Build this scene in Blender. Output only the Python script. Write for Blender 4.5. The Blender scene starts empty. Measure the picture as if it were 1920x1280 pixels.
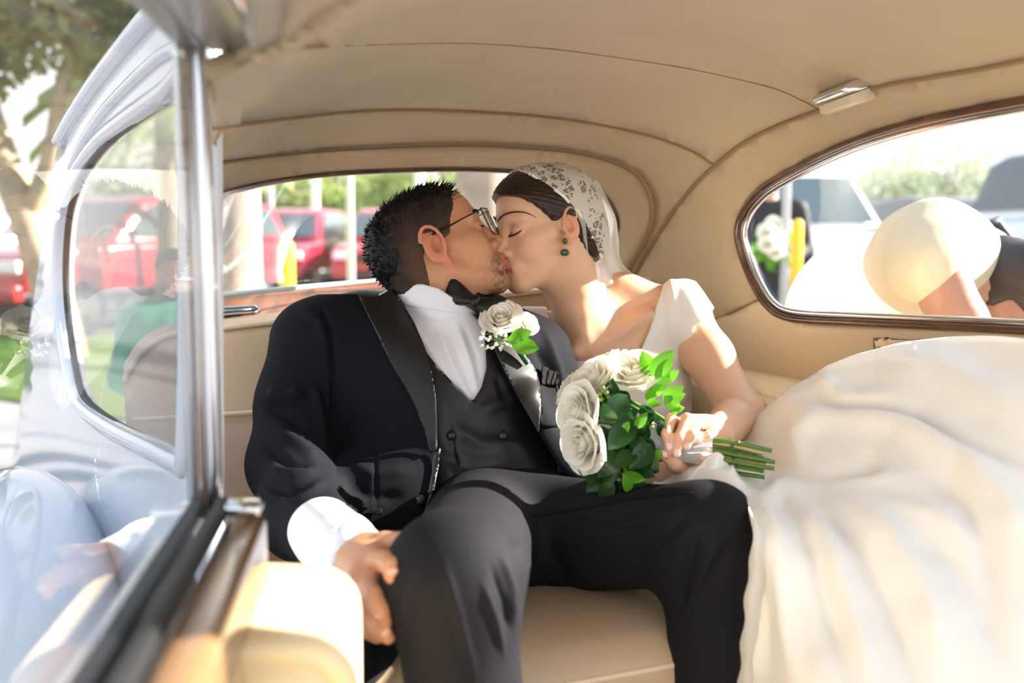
import bpy, bmesh, math, random
import numpy as np
from mathutils import Vector, Matrix, geometry
from mathutils.bvhtree import BVHTree

S = bpy.context.scene
COL = S.collection
R = math.radians

# ------------------------------------------------------------------ camera
CAM = Vector((0.0, 0.0, 1.2)); PITCH = R(6.1); FPX = 1920 * 35 / 36.0
cd = bpy.data.cameras.new('camera'); cam = bpy.data.objects.new('camera', cd); COL.objects.link(cam)
cd.lens = 35; cd.sensor_width = 36; cd.clip_start = 0.02; cd.clip_end = 500
cam.location = CAM; cam.rotation_euler = (math.pi / 2 - PITCH, 0, 0)
cd.dof.use_dof = True; cd.dof.focus_distance = 1.72; cd.dof.aperture_fstop = 2.4
S.camera = cam

# ------------------------------------------------------------------ world, sun, exposure
S.view_settings.view_transform = 'Standard'; S.view_settings.look = 'None'
S.view_settings.gamma = 1; S.view_settings.use_curve_mapping = False
S.view_settings.exposure = 0.78
W = bpy.data.worlds.new('sky'); S.world = W; W.use_nodes = True
nt = W.node_tree; nt.nodes.clear()
wo = nt.nodes.new('ShaderNodeOutputWorld'); bg = nt.nodes.new('ShaderNodeBackground')
tc = nt.nodes.new('ShaderNodeTexCoord'); sx = nt.nodes.new('ShaderNodeSeparateXYZ'); cr = nt.nodes.new('ShaderNodeValToRGB')
nt.links.new(tc.outputs['Generated'], sx.inputs[0]); nt.links.new(sx.outputs['Z'], cr.inputs[0])
cr.color_ramp.elements[0].position = 0.0; cr.color_ramp.elements[0].color = (1.0, 0.97, 0.93, 1)
cr.color_ramp.elements[1].position = 0.9; cr.color_ramp.elements[1].color = (0.62, 0.78, 1.0, 1)
nt.links.new(cr.outputs[0], bg.inputs[0]); nt.links.new(bg.outputs[0], wo.inputs[0])
bg.inputs[1].default_value = 1.15
SUNV = Vector((0.80, 0.17, 0.38)).normalized()
sd = bpy.data.lights.new('sun', 'SUN'); sun = bpy.data.objects.new('sun', sd); COL.objects.link(sun)
sd.energy = 15.0; sd.angle = R(0.53); sd.color = (1.0, 0.93, 0.82)
sun.rotation_euler = SUNV.to_track_quat('Z', 'Y').to_euler(); sun.location = (6, 2, 6)

# ------------------------------------------------------------------ pixel <-> space
_up = Vector((0, math.sin(PITCH), math.cos(PITCH))); _fw = Vector((0, math.cos(PITCH), -math.sin(PITCH)))
def ray(px, py):
    return _fw + Vector((1, 0, 0)) * ((px - 960) / FPX) - _up * ((py - 640) / FPX)
def P(px, py, Y):
    """world point at world depth Y seen at photo pixel (px, py)"""
    d = ray(px, py); return CAM + d * (Y / d.y)
def proj_np(v):
    q = v - np.array(CAM); f = q @ np.array(_fw); f = np.maximum(f, 1e-3)
    return 960 + q[..., 0] / f * FPX, 640 - (q @ np.array(_up)) / f * FPX, f

# ------------------------------------------------------------------ scene helpers
def tag(o, label=None, cat=None, group=None, kind=None):
    if label: o['label'] = label
    if cat: o['category'] = cat
    if group: o['group'] = group
    if kind: o['kind'] = kind
    return o
def empty(name, loc=(0, 0, 0), parent=None, rot=(0, 0, 0)):
    o = bpy.data.objects.new(name, None); COL.objects.link(o); o.location = loc; o.rotation_euler = rot
    o.empty_display_size = 0.05
    if parent: o.parent = parent
    return o
def keep_parent(o, parent):
    """parent without moving: parents here are unrotated, unscaled Empties or meshes at the origin"""
    o.parent = parent
    loc = Vector((0, 0, 0)); q = parent
    while q: loc += Vector(q.location); q = q.parent
    o.location = Vector(o.location) - loc
def thing(name, label, cat, loc=(0, 0, 0), group=None):
    return tag(empty(name, loc), label, cat, group)
def mesh_obj(name, verts, faces, m=None, parent=None, smooth=True):
    me = bpy.data.meshes.new(name)
    if isinstance(verts, np.ndarray): verts = verts.tolist()
    if isinstance(faces, np.ndarray): faces = faces.tolist()
    me.from_pydata(verts, [], faces); me.update()
    if smooth: me.polygons.foreach_set('use_smooth', [True] * len(me.polygons))
    if m:
        me.materials.append(m)
    o = bpy.data.objects.new(name, me); COL.objects.link(o)
    if parent: keep_parent(o, parent)
    return o
def bm_obj(name, bm, m=None, parent=None, smooth=True):
    me = bpy.data.meshes.new(name); bm.normal_update(); bm.to_mesh(me); bm.free()
    if smooth: me.polygons.foreach_set('use_smooth', [True] * len(me.polygons))
    if m: me.materials.append(m)
    o = bpy.data.objects.new(name, me); COL.objects.link(o)
    if parent: keep_parent(o, parent)
    return o
def solid(o, t, off=-1.0):
    md = o.modifiers.new('thick', 'SOLIDIFY'); md.thickness = t; md.offset = off; return o
def bevel(o, w, n=2, ang=35):
    md = o.modifiers.new('bevel', 'BEVEL'); md.width = w; md.segments = n; md.limit_method = 'ANGLE'; md.angle_limit = R(ang); return o
def subsurf(o, n=1):
    md = o.modifiers.new('sub', 'SUBSURF'); md.levels = n; md.render_levels = n; return o

def catmull(pts, n=8, closed=False):
    pts = [np.array(p, float) for p in pts]; out = []; L = len(pts)
    for i in range(L if closed else L - 1):
        if closed: a, b, c, d = pts[i - 1], pts[i], pts[(i + 1) % L], pts[(i + 2) % L]
        else:
            b, c = pts[i], pts[i + 1]; a = pts[i - 1] if i > 0 else 2 * b - c; d = pts[i + 2] if i + 2 < L else 2 * c - b
        for k in range(n):
            t = k / n
            out.append(0.5 * ((2 * b) + (-a + c) * t + (2 * a - 5 * b + 4 * c - d) * t * t + (-a + 3 * b - 3 * c + d) * t ** 3))
    if not closed: out.append(pts[-1])
    return out
def tube_data(pts, rad, seg=8, closed=False, flat=1.0, caps=True, upv=None):
    """sweep a circle (or ellipse) along 3-D points -> verts, faces"""
    pts = [Vector(p) for p in pts]; n = len(pts); V = []; F = []
    rads = rad if hasattr(rad, '__len__') else [rad] * n
    prev = None
    for i in range(n):
        if closed: t = pts[(i + 1) % n] - pts[i - 1]
        else: t = pts[min(i + 1, n - 1)] - pts[max(i - 1, 0)]
        t = t.normalized() if t.length > 1e-9 else Vector((0, 0, 1))
        if upv is not None: a = Vector(upv)
        elif prev is None: a = Vector((0, 0, 1)) if abs(t.z) < 0.9 else Vector((1, 0, 0))
        else: a = prev
        a = (a - t * a.dot(t))
        a = a.normalized() if a.length > 1e-6 else t.orthogonal().normalized()
        prev = a; b = t.cross(a)
        for k in range(seg):
            w = 2 * math.pi * k / seg
            V.append(tuple(pts[i] + (a * math.cos(w) * flat + b * math.sin(w)) * rads[i]))
    for i in range(n if closed else n - 1):
        j = (i + 1) % n
        for k in range(seg):
            k2 = (k + 1) % seg
            F.append((i * seg + k, i * seg + k2, j * seg + k2, j * seg + k))
    if caps and not closed:
        F.append(tuple(range(seg - 1, -1, -1))); F.append(tuple((n - 1) * seg + k for k in range(seg)))
    return V, F
def tube(name, pts, rad, m, parent=None, seg=8, closed=False, flat=1.0, upv=None):
    V, F = tube_data(pts, rad, seg, closed, flat, True, upv); return mesh_obj(name, V, F, m, parent)
def join_data(lst):
    V = []; F = []
    for v, f in lst:
        o = len(V); V += [tuple(x) for x in v]; F += [tuple(i + o for i in q) for q in f]
    return V, F
def box_data(c, s, rot=None):
    V = []
    for x in (-1, 1):
        for y in (-1, 1):
            for z in (-1, 1):
                p = Vector((x * s[0] / 2, y * s[1] / 2, z * s[2] / 2))
                if rot is not None: p = rot @ p
                V.append(tuple(p + Vector(c)))
    return V, [(0, 1, 3, 2), (4, 6, 7, 5), (0, 4, 5, 1), (2, 3, 7, 6), (0, 2, 6, 4), (1, 5, 7, 3)]
def box(name, c, s, m, parent=None, rot=None, bev=0.0, seg=2):
    V, F = box_data(c, s, rot); o = mesh_obj(name, V, F, m, parent, smooth=bev > 0)
    if bev: bevel(o, bev, seg)
    return o
def ball_data(c, r, nu=10, nv=7):
    V = []; F = []
    r = r if hasattr(r, '__len__') else (r, r, r)
    for j in range(nv + 1):
        a = math.pi * j / nv
        for i in range(nu):
            b = 2 * math.pi * i / nu
            V.append((c[0] + r[0] * math.sin(a) * math.cos(b), c[1] + r[1] * math.sin(a) * math.sin(b), c[2] + r[2] * math.cos(a)))
    for j in range(nv):
        for i in range(nu):
            i2 = (i + 1) % nu; F.append((j * nu + i, (j + 1) * nu + i, (j + 1) * nu + i2, j * nu + i2))
    return V, F

# polygon patches: an outline in photo pixels laid on a surface fn(px, py) -> Vector or None
def inside(poly, x, y):
    c = False; n = len(poly); j = n - 1
    for i in range(n):
        xi, yi = poly[i]; xj, yj = poly[j]
        if (yi > y) != (yj > y) and x < (xj - xi) * (y - yi) / (yj - yi) + xi: c = not c
        j = i
    return c
def resample(poly, step):
    out = []; n = len(poly)
    for i in range(n):
        a, b = poly[i], poly[(i + 1) % n]; L = math.hypot(b[0] - a[0], b[1] - a[1]); k = max(1, int(L / step))
        for q in range(k): out.append((a[0] + (b[0] - a[0]) * q / k, a[1] + (b[1] - a[1]) * q / k))
    return out
def smooth_poly(pts, n=6): return [tuple(p) for p in catmull(pts, n, True)]
def patch(name, outline, fn, m, parent=None, step=20, holes=(), thick=0.0, off=-1.0, edge=None):
    outs = [resample(outline, edge or step)] + [resample(h, edge or step) for h in holes]
    vs = []; ed = []; 
    for o in outs:
        b = len(vs); vs += [Vector(p) for p in o]; ed += [(b + i, b + (i + 1) % len(o)) for i in range(len(o))]
    xs = [p[0] for p in outline]; ys = [p[1] for p in outline]
    x = min(xs) + step * 0.5
    row = 0; y = min(ys) + step * 0.5
    while y < max(ys):
        x = min(xs) + step * (0.5 if row % 2 else 0.25)
        while x < max(xs):
            if inside(outline, x, y) and not any(inside(h, x, y) for h in holes):
                vs.append(Vector((x, y)))
            x += step
        y += step * 0.87; row += 1
    v2, _, f2, *_ = geometry.delaunay_2d_cdt(vs, ed, [], 0, 1e-4)
    F = []
    for f in f2:
        cx = sum(v2[i].x for i in f) / len(f); cy = sum(v2[i].y for i in f) / len(f)
        if inside(outline, cx, cy) and not any(inside(h, cx, cy) for h in holes): F.append(tuple(f))
    V = [fn(v.x, v.y) for v in v2]
    F = [f for f in F if all(V[i] is not None for i in f)]
    used = sorted({i for f in F for i in f}); mp = {i: k for k, i in enumerate(used)}
    V = [tuple(V[i]) for i in used]; F = [tuple(mp[i] for i in f) for f in F]
    F2 = []
    for f in F:      # orient towards the side the camera is on
        a, b, c = (Vector(V[i]) for i in f[:3]); nrm = (b - a).cross(c - a)
        F2.append(f if nrm.dot(CAM - a) > 0 else tuple(reversed(f)))
    o = mesh_obj(name, V, F2, m, parent)
    if thick: solid(o, thick, off)
    return o
def plane_fn(p0, nrm):
    p0 = Vector(p0); nrm = Vector(nrm)
    def fn(px, py):
        d = ray(px, py); return CAM + d * ((p0 - CAM).dot(nrm) / d.dot(nrm))
    return fn
def bvh_of(o):
    me = o.data; off = Vector((0, 0, 0)); q = o
    while q: off += Vector(q.location); q = q.parent
    return BVHTree.FromPolygons([v.co + off for v in me.vertices], [tuple(p.vertices) for p in me.polygons])
def on_two(b1, b0, off):
    def fn(px, py):
        d = ray(px, py).normalized(); c = [r_ for r_ in (b1.ray_cast(CAM, d), b0.ray_cast(CAM, d)) if r_[0] is not None]
        if not c: return None
        h, n, i, dist = min(c, key=lambda r_: r_[3])
        if n.dot(d) > 0: n = -n
        return h + (n - d * 0.6).normalized() * off
    return fn
def on_bvh(bvh, off=0.004, fallback=None):
    def fn(px, py):
        d = ray(px, py).normalized(); h, n, i, dist = bvh.ray_cast(CAM, d)
        if h is None:
            if fallback is None: return None
            q = CAM + d * fallback; h, n, i, dist = bvh.find_nearest(q)
            return q + (-d) * 0
        if n.dot(d) > 0: n = -n
        nn = (n - d * 0.6).normalized()
        return h + nn * off
    return fn

# ------------------------------------------------------------------ materials
def lin(c): return tuple((x / 12.92 if x <= 0.04045 else ((x + 0.055) / 1.055) ** 2.4) for x in (v / 255 for v in c))
def mat(name, rgb, rough=0.5, metal=0.0, noise=0.0, nscale=20.0, bump=0.0, bscale=200.0, spec=0.5, sheen=0.0, sss=0.0, coat=0.0, trans=0.0, aniso=0.0, ssr=(1.0, 0.35, 0.2)):
    m = bpy.data.materials.new(name); m.use_nodes = True; n = m.node_tree.nodes; l = m.node_tree.links
    b = n['Principled BSDF']; c = lin(rgb)
    b.inputs['Base Color'].default_value = (*c, 1); b.inputs['Roughness'].default_value = rough; b.inputs['Metallic'].default_value = metal
    b.inputs['Specular IOR Level'].default_value = spec
    if sheen: b.inputs['Sheen Weight'].default_value = sheen
    if coat: b.inputs['Coat Weight'].default_value = coat; b.inputs['Coat Roughness'].default_value = 0.08
    if aniso: b.inputs['Anisotropic'].default_value = aniso
    if sss:
        b.inputs['Subsurface Weight'].default_value = sss; b.inputs['Subsurface Radius'].default_value = ssr; b.inputs['Subsurface Scale'].default_value = 0.012
    if noise:
        t = n.new('ShaderNodeTexCoord'); q = n.new('ShaderNodeTexNoise'); q.inputs['Scale'].default_value = nscale; q.inputs['Detail'].default_value = 5
        r = n.new('ShaderNodeValToRGB'); r.color_ramp.elements[0].position = 0.3; r.color_ramp.elements[1].position = 0.7
        r.color_ramp.elements[0].color = (*[x * (1 - noise) for x in c], 1); r.color_ramp.elements[1].color = (*[min(1, x * (1 + noise)) for x in c], 1)
        l.new(t.outputs['Object'], q.inputs['Vector']); l.new(q.outputs['Fac'], r.inputs[0]); l.new(r.outputs[0], b.inputs['Base Color'])
    if bump:
        t2 = n.new('ShaderNodeTexCoord'); q2 = n.new('ShaderNodeTexNoise'); q2.inputs['Scale'].default_value = bscale; q2.inputs['Detail'].default_value = 3
        bp = n.new('ShaderNodeBump'); bp.inputs['Strength'].default_value = bump; bp.inputs['Distance'].default_value = 0.002
        l.new(t2.outputs['Object'], q2.inputs['Vector']); l.new(q2.outputs['Fac'], bp.inputs['Height']); l.new(bp.outputs[0], b.inputs['Normal'])
    if trans:   # thin translucent sheet (leaf, petal, cloth): light comes through from behind
        tr = n.new('ShaderNodeBsdfTranslucent'); tr.inputs[0].default_value = (*[min(1, x * 1.15) for x in c], 1); mx = n.new('ShaderNodeMixShader'); mx.inputs[0].default_value = trans
        l.new(b.outputs[0], mx.inputs[1]); l.new(tr.outputs[0], mx.inputs[2]); l.new(mx.outputs[0], n['Material Output'].inputs[0])
    return m
def glass_mat(name, tint=(1, 1, 1), refl=1.0, haze=0.0):
    """thin sheet of glass: clear transmission with Fresnel reflection"""
    m = bpy.data.materials.new(name); m.use_nodes = True; n = m.node_tree.nodes; l = m.node_tree.links; n.clear()
    o = n.new('ShaderNodeOutputMaterial'); t = n.new('ShaderNodeBsdfTransparent'); g = n.new('ShaderNodeBsdfGlossy'); f = n.new('ShaderNodeLayerWeight'); f.inputs[0].default_value = 0.5; mx = n.new('ShaderNodeMixShader')
    t.inputs[0].default_value = (*tint, 1); g.inputs['Roughness'].default_value = 0.0
    pw = n.new('ShaderNodeMath'); pw.operation = 'POWER'; pw.inputs[1].default_value = 4.0; sc = n.new('ShaderNodeMath'); sc.operation = 'MULTIPLY_ADD'; sc.inputs[1].default_value = 0.93; sc.inputs[2].default_value = 0.07
    l.new(f.outputs['Facing'], pw.inputs[0]); l.new(pw.outputs[0], sc.inputs[0])
    mm = n.new('ShaderNodeMath'); mm.operation = 'MULTIPLY'; mm.inputs[1].default_value = refl; mm.use_clamp = True
    l.new(sc.outputs[0], mm.inputs[0]); l.new(mm.outputs[0], mx.inputs[0]); l.new(t.outputs[0], mx.inputs[1]); l.new(g.outputs[0], mx.inputs[2])
    last = mx
    if haze:   # dust film on the pane
        df = n.new('ShaderNodeBsdfTranslucent'); df.inputs[0].default_value = (0.9, 0.93, 0.95, 1); m2 = n.new('ShaderNodeMixShader'); m2.inputs[0].default_value = haze
        l.new(mx.outputs[0], m2.inputs[1]); l.new(df.outputs[0], m2.inputs[2]); last = m2
    l.new(last.outputs[0], o.inputs[0]); return m
def wood_mat(name, c1, c2, scale=8.0, rough=0.25, rotz=0.0, coat=0.5):
    m = mat(name, c1, rough, coat=coat); n = m.node_tree.nodes; l = m.node_tree.links; b = n['Principled BSDF']
    t = n.new('ShaderNodeTexCoord'); mp = n.new('ShaderNodeMapping'); mp.inputs['Scale'].default_value = (1, 0.12, 1); mp.inputs['Rotation'].default_value = (0, 0, rotz)
    q = n.new('ShaderNodeTexNoise'); q.inputs['Scale'].default_value = scale * 8; q.inputs['Detail'].default_value = 6; q.inputs['Distortion'].default_value = 0.6
    r = n.new('ShaderNodeValToRGB'); r.color_ramp.elements[0].position = 0.3; r.color_ramp.elements[1].position = 0.72
    r.color_ramp.elements[0].color = (*lin(c2), 1); r.color_ramp.elements[1].color = (*lin(c1), 1)
    l.new(t.outputs['Object'], mp.inputs[0]); l.new(mp.outputs[0], q.inputs['Vector']); l.new(q.outputs['Fac'], r.inputs[0]); l.new(r.outputs[0], b.inputs['Base Color'])
    return m

# ------------------------------------------------------------------ signed distance modelling
class Prim:
    __slots__ = ('f', 'c', 'r', 'k', 'mode')
    def __init__(s, f, c, r, k, mode): s.f, s.c, s.r, s.k, s.mode = f, np.array(c, np.float32), r, k, mode
def _rot(rot):
    if rot is None: return None
    return np.array(rot if not isinstance(rot, Matrix) else [list(x) for x in rot.to_3x3()], np.float32)
def ell(c, r, k=0.01, rot=None, mode='u'):
    c = np.array(c, np.float32); r = np.array(r, np.float32); M = _rot(rot)
    def f(p):
        q = p - c
        if M is not None: q = q @ M
        a = np.sqrt(((q / r) ** 2).sum(1)); b = np.sqrt(((q / (r * r)) ** 2).sum(1)) + 1e-9
        return np.where(a < 0.2, (a - 1) * r.min(), a * (a - 1) / b)
    return Prim(f, c, float(r.max()), k, mode)
def rc(a, b, ra, rb, k=0.01, mode='u', sq=None):
    """tapered capsule; sq = (direction, factor): squash along a direction (factor < 1 thins it)"""
    a = np.array(a, np.float32); b = np.array(b, np.float32); ab = b - a; L2 = float(ab @ ab) + 1e-12
    if sq is not None: sd_, sf = np.array(Vector(sq[0]).normalized(), np.float32), float(sq[1])
    def f(p):
        pa = p - a; t = np.clip(pa @ ab / L2, 0, 1); q = pa - t[:, None] * ab
        if sq is not None:
            h = q @ sd_; d = np.sqrt(np.maximum((q * q).sum(1) - h * h, 0) + (h / sf) ** 2)
            return (d - (ra + t * (rb - ra))) * max(0.6, sf)
        return np.sqrt((q * q).sum(1)) - (ra + t * (rb - ra))
    return Prim(f, (a + b) / 2, float(math.sqrt(L2) / 2 + max(ra, rb)), k, mode)
def chain(pts, rad, k=0.01, kin=0.0, mode='u', sq=None):
    """capsule chain through points as one primitive"""
    segs = [rc(pts[i], pts[i + 1], rad[i], rad[i + 1], 0, 'u', sq) for i in range(len(pts) - 1)]
    P_ = np.array([list(p) for p in pts], np.float32); c = (P_.min(0) + P_.max(0)) / 2
    def f(p):
        d = segs[0].f(p)
        for s in segs[1:]:
            e = s.f(p)
            if kin:
                h = np.maximum(kin - np.abs(d - e), 0) / kin; d = np.minimum(d, e) - h * h * kin * 0.25
            else: d = np.minimum(d, e)
        return d
    return Prim(f, c, float(np.sqrt(((P_ - c) ** 2).sum(1)).max() + max(rad)), k, mode)
def inflate(prims, t): 
    out = []
    for q in prims:
        s = t if q.mode == 'u' else -t
        out.append(Prim((lambda p, f=q.f, s=s: f(p) - s), q.c, q.r + abs(t), q.k, q.mode))
    return out
def poly_clip(poly, keep=True, cond=None):
    """extruded outline (seen from the photographer) as a cutting prism"""
    A = np.array(poly, np.float32); B = np.roll(A, -1, 0)
    def f(p):
        x, y, z = proj_np(p.astype(np.float32)); d2 = np.full(x.shape, 1e12, np.float32); ins = np.zeros(x.shape, bool)
        for (ax, ay), (bx, by) in zip(A, B):
            ex, ey = bx - ax, by - ay; wx, wy = x - ax, y - ay
            t = np.clip((wx * ex + wy * ey) / (ex * ex + ey * ey + 1e-9), 0, 1)
            d2 = np.minimum(d2, (wx - ex * t) ** 2 + (wy - ey * t) ** 2)
            c = (ay > y) != (by > y)
            ins ^= c & (x < (bx - ax) * (y - ay) / (by - ay + 1e-12) + ax)
        d = np.sqrt(d2) * z / FPX
        d = np.where(ins, -d, d)
        if not keep: d = -d
        if cond is not None: d = np.where(cond(p), d, -1.0)
        return d
    return Prim(f, (0, 0, 0), 1e3, 0.0, 'i')
def sdf_eval(prims, pts, cen, rad, cap=0.3):
    """pts (nb, n, 3), block centres and radius; smooth CSG in order"""
    nb, n, _ = pts.shape; D = np.full((nb, n), cap, np.float32)
    for q in prims:
        if q.r < 100:
            dist = np.sqrt(((cen - q.c) ** 2).sum(1)) - q.r
            sel = np.nonzero(dist < rad + q.k + (0.03 if cap < 0.2 else cap))[0]
            if not len(sel): continue
        else: sel = np.arange(nb)
        e = q.f(pts[sel].reshape(-1, 3)).reshape(len(sel), n); d = D[sel]; k = q.k
        if q.mode == 'u':
            if k > 0: h = np.maximum(k - np.abs(d - e), 0) / k; d = np.minimum(d, e) - h * h * k * 0.25
            else: d = np.minimum(d, e)
        elif q.mode == 's':
            e = -e
            if k > 0: h = np.maximum(k - np.abs(d - e), 0) / k; d = np.maximum(d, e) + h * h * k * 0.25
            else: d = np.maximum(d, e)
        elif q.mode == 'i': d = np.maximum(d, e)
        elif q.mode == 'd': d = d + e          # displacement
        D[sel] = d
    return D
def sdf_mesh(prims, lo, hi, h, B=14, slack=0.012):
    lo = np.array(lo, np.float32); hi = np.array(hi, np.float32)
    nb = np.ceil((hi - lo) / (h * B)).astype(int); ii = np.stack(np.meshgrid(*[np.arange(q) for q in nb], indexing='ij'), -1).reshape(-1, 3)
    bs = h * B; cen = lo + (ii + 0.5) * bs; half = bs * 0.8661
    act = []
    for s in range(0, len(cen), 60000):
        c = cen[s:s + 60000]; d = sdf_eval(prims, c[:, None, :].astype(np.float32), c, 0.0, 0.3)[:, 0]; act.append(np.abs(d) < half * 1.35 + slack)
    ii = ii[np.concatenate(act)]; cen = lo + (ii + 0.5) * bs
    g = np.stack(np.meshgrid(*[np.arange(B + 1)] * 3, indexing='ij'), -1).reshape(-1, 3); N = nb * B + 2
    def gid(c): return (c[..., 0].astype(np.int64) * N[1] + c[..., 1]) * N[2] + c[..., 2]
    cid = []; cpos = []; quads = []
    CH = max(1, 1200000 // ((B + 1) ** 3)); offs = [(a, b, c) for a in (0, 1) for b in (0, 1) for c in (0, 1)]
    for s in range(0, len(ii), CH):
        ib = ii[s:s + CH]; base = ib * B
        pts = (lo + (base[:, None, :] + g[None]) * h).astype(np.float32)
        D = sdf_eval(prims, pts, cen[s:s + CH].astype(np.float32), half, 0.08).reshape(-1, B + 1, B + 1, B + 1)
        neg = D < 0; cnt = sum(neg[:, a:a + B, b:b + B, c:c + B].astype(np.int8) for a, b, c in offs)
        bi, x, y, z = np.nonzero((cnt > 0) & (cnt < 8))
        if not len(bi): continue
        sp = np.zeros((len(bi), 3)); sn = np.zeros(len(bi))
        for a, b, c in offs:
            for ax in range(3):
                if (a, b, c)[ax]: continue
                o2 = [a, b, c]; o2[ax] = 1
                d0 = D[bi, x + a, y + b, z + c]; d1 = D[bi, x + o2[0], y + o2[1], z + o2[2]]
                m = (d0 < 0) != (d1 < 0); t = np.where(m, d0 / np.where(m, d0 - d1, 1), 0)
                q = np.empty((len(bi), 3)); q[:, 0], q[:, 1], q[:, 2] = a, b, c; q[:, ax] += t
                sp += q * m[:, None]; sn += m
        cc = base[bi] + np.stack([x, y, z], -1)
        cid.append(gid(cc)); cpos.append(lo + (cc + sp / sn[:, None]) * h)
        for ax in range(3):
            sl0 = [slice(None), slice(0, B), slice(0, B), slice(0, B)]; sl1 = list(sl0); sl1[ax + 1] = slice(1, B + 1)
            n0 = neg[tuple(sl0)]; n1 = neg[tuple(sl1)]
            e = np.nonzero(n0 != n1); flip = n0[e]
            cc = base[e[0]] + np.stack(e[1:], -1); u, v = (ax + 1) % 3, (ax + 2) % 3
            du = np.zeros(3, int); du[u] = 1; dv = np.zeros(3, int); dv[v] = 1
            ok = (cc[:, u] > 0) & (cc[:, v] > 0); cc = cc[ok]; flip = flip[ok]
            qd = np.stack([gid(cc - du - dv), gid(cc - dv), gid(cc), gid(cc - du)], -1)
            qd[~flip] = qd[~flip][:, ::-1]; quads.append(qd)
    cid = np.concatenate(cid); cpos = np.concatenate(cpos); quads = np.concatenate(quads)
    uid, first = np.unique(cid, return_index=True); V = cpos[first]
    ix = np.searchsorted(uid, quads); ix = np.minimum(ix, len(uid) - 1); good = (uid[ix] == quads).all(1)
    return V, ix[good]
def relax(V, Q, it=1, lam=0.5):
    E = np.concatenate([Q[:, [0, 1]], Q[:, [1, 2]], Q[:, [2, 3]], Q[:, [3, 0]]]); E = np.concatenate([E, E[:, ::-1]])
    cnt = np.bincount(E[:, 0], minlength=len(V)).astype(float)[:, None] + 1e-9
    for _ in range(it):
        s = np.stack([np.bincount(E[:, 0], V[E[:, 1], a], len(V)) for a in range(3)], -1); V = V + lam * (s / cnt - V)
    return V
def vnormals(V, Q):
    n = np.cross(V[Q[:, 2]] - V[Q[:, 0]], V[Q[:, 3]] - V[Q[:, 1]]); N = np.zeros_like(V)
    for k in range(4):
        for a in range(3): N[:, a] += np.bincount(Q[:, k], n[:, a], len(V))
    return N / (np.linalg.norm(N, axis=1)[:, None] + 1e-12)
def folds(V, Q, lst, front_only=True):
    """press folds and creases into cloth: each (polyline in photo pixels, width px, height m); sharper on one side"""
    N = vnormals(V, Q); x, y, z = proj_np(V); out = V.copy()
    vis = ((np.array(CAM) - V) * N).sum(1) > 0 if front_only else np.ones(len(V), bool)
    tot = np.zeros(len(V))
    for poly, w, a in lst:
        best = np.full(len(V), 1e9); tt = np.zeros(len(V)); L = len(poly) - 1
        for i in range(L):
            (ax, ay), (bx, by) = poly[i], poly[i + 1]; ex, ey = bx - ax, by - ay
            t = np.clip(((x - ax) * ex + (y - ay) * ey) / (ex * ex + ey * ey + 1e-9), 0, 1)
            d = np.hypot(x - ax - ex * t, y - ay - ey * t); m = d < best; best = np.where(m, d, best); tt = np.where(m, (i + t) / L, tt)
        pr = np.exp(-(best / w) ** 2) * np.minimum(1, np.minimum(tt, 1 - tt) * 4 + 0.15) * a
        tot += pr
    return out + N * (tot * vis)[:, None]
def wob(p, s, seed=0):
    """cheap smooth noise in [-1, 1]"""
    rng = np.random.RandomState(seed); r = np.zeros(len(p))
    for i in range(6):
        d = rng.normal(size=3); d /= np.linalg.norm(d); r += np.sin(p @ d * s * (0.6 + 0.25 * i) + rng.rand() * 6.28)
    return r / 6 * 1.5
def vcol(o, name, arr):
    a = o.data.attributes.new(name, 'FLOAT_COLOR', 'POINT'); c = np.ones((len(arr), 4), np.float32); c[:, :arr.shape[1]] = arr; a.data.foreach_set('color', c.ravel())
def add_vcol(m, name='tone'):
    n = m.node_tree.nodes; a = n.new('ShaderNodeAttribute'); a.attribute_name = name; m.node_tree.links.new(a.outputs['Color'], n['Principled BSDF'].inputs['Base Color']); return m
# ================================================================== THE CAR (setting)
UX = Vector((0.927, 0.375, 0)); VX = Vector((-0.375, 0.927, 0))
def car(u, v, z): return UX * u + VX * v + Vector((0, 0, z))
CARROT = Matrix(((UX.x, VX.x, 0), (UX.y, VX.y, 0), (0, 0, 1)))

M_head = mat('headliner_cloth', (190, 170, 138), 0.95, noise=0.06, nscale=6, bump=0.35, bscale=900, spec=0.15, sheen=0.2)
M_leather = mat('tan_leather', (212, 190, 156), 0.42, noise=0.04, nscale=5, bump=0.12, bscale=500)
M_seat = mat('seat_leather', (192, 166, 136), 0.42, noise=0.05, nscale=6, bump=0.15, bscale=500)
M_seatlow = mat('seat_leather_pinkish', (186, 158, 136), 0.45, noise=0.05, nscale=6, bump=0.15, bscale=500)
M_piping = mat('piping_leather', (226, 205, 172), 0.4)
M_cream = mat('cream_leather', (236, 214, 172), 0.4, noise=0.03, nscale=8, bump=0.1, bscale=400)
M_wood = wood_mat('walnut_veneer', (150, 92, 58), (92, 50, 30), 3)
M_woodcap = wood_mat('walnut_cap', (150, 114, 80), (112, 82, 54), 2)
M_wooddark = wood_mat('dark_walnut_trim', (104, 66, 42), (58, 34, 22), 5)
M_chrome = mat('chrome', (225, 226, 228), 0.12, metal=1.0)
M_steel = mat('brushed_metal', (180, 176, 168), 0.35, metal=1.0, noise=0.05, nscale=60)
M_rubber = mat('black_rubber', (22, 24, 28), 0.55)
M_black = mat('black_vent', (10, 10, 11), 0.6)
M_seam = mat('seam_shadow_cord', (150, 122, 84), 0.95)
M_white = mat('white_car_paint', (226, 232, 240), 0.12, coat=0.8)
M_glass = glass_mat('clear_glass')
M_glassdoor = glass_mat('door_glass', refl=1.0, haze=0.02)
M_frost = mat('frosted_lens', (236, 226, 200), 0.35, noise=0.05, nscale=90, bump=0.3, bscale=120, trans=0.35)

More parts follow.
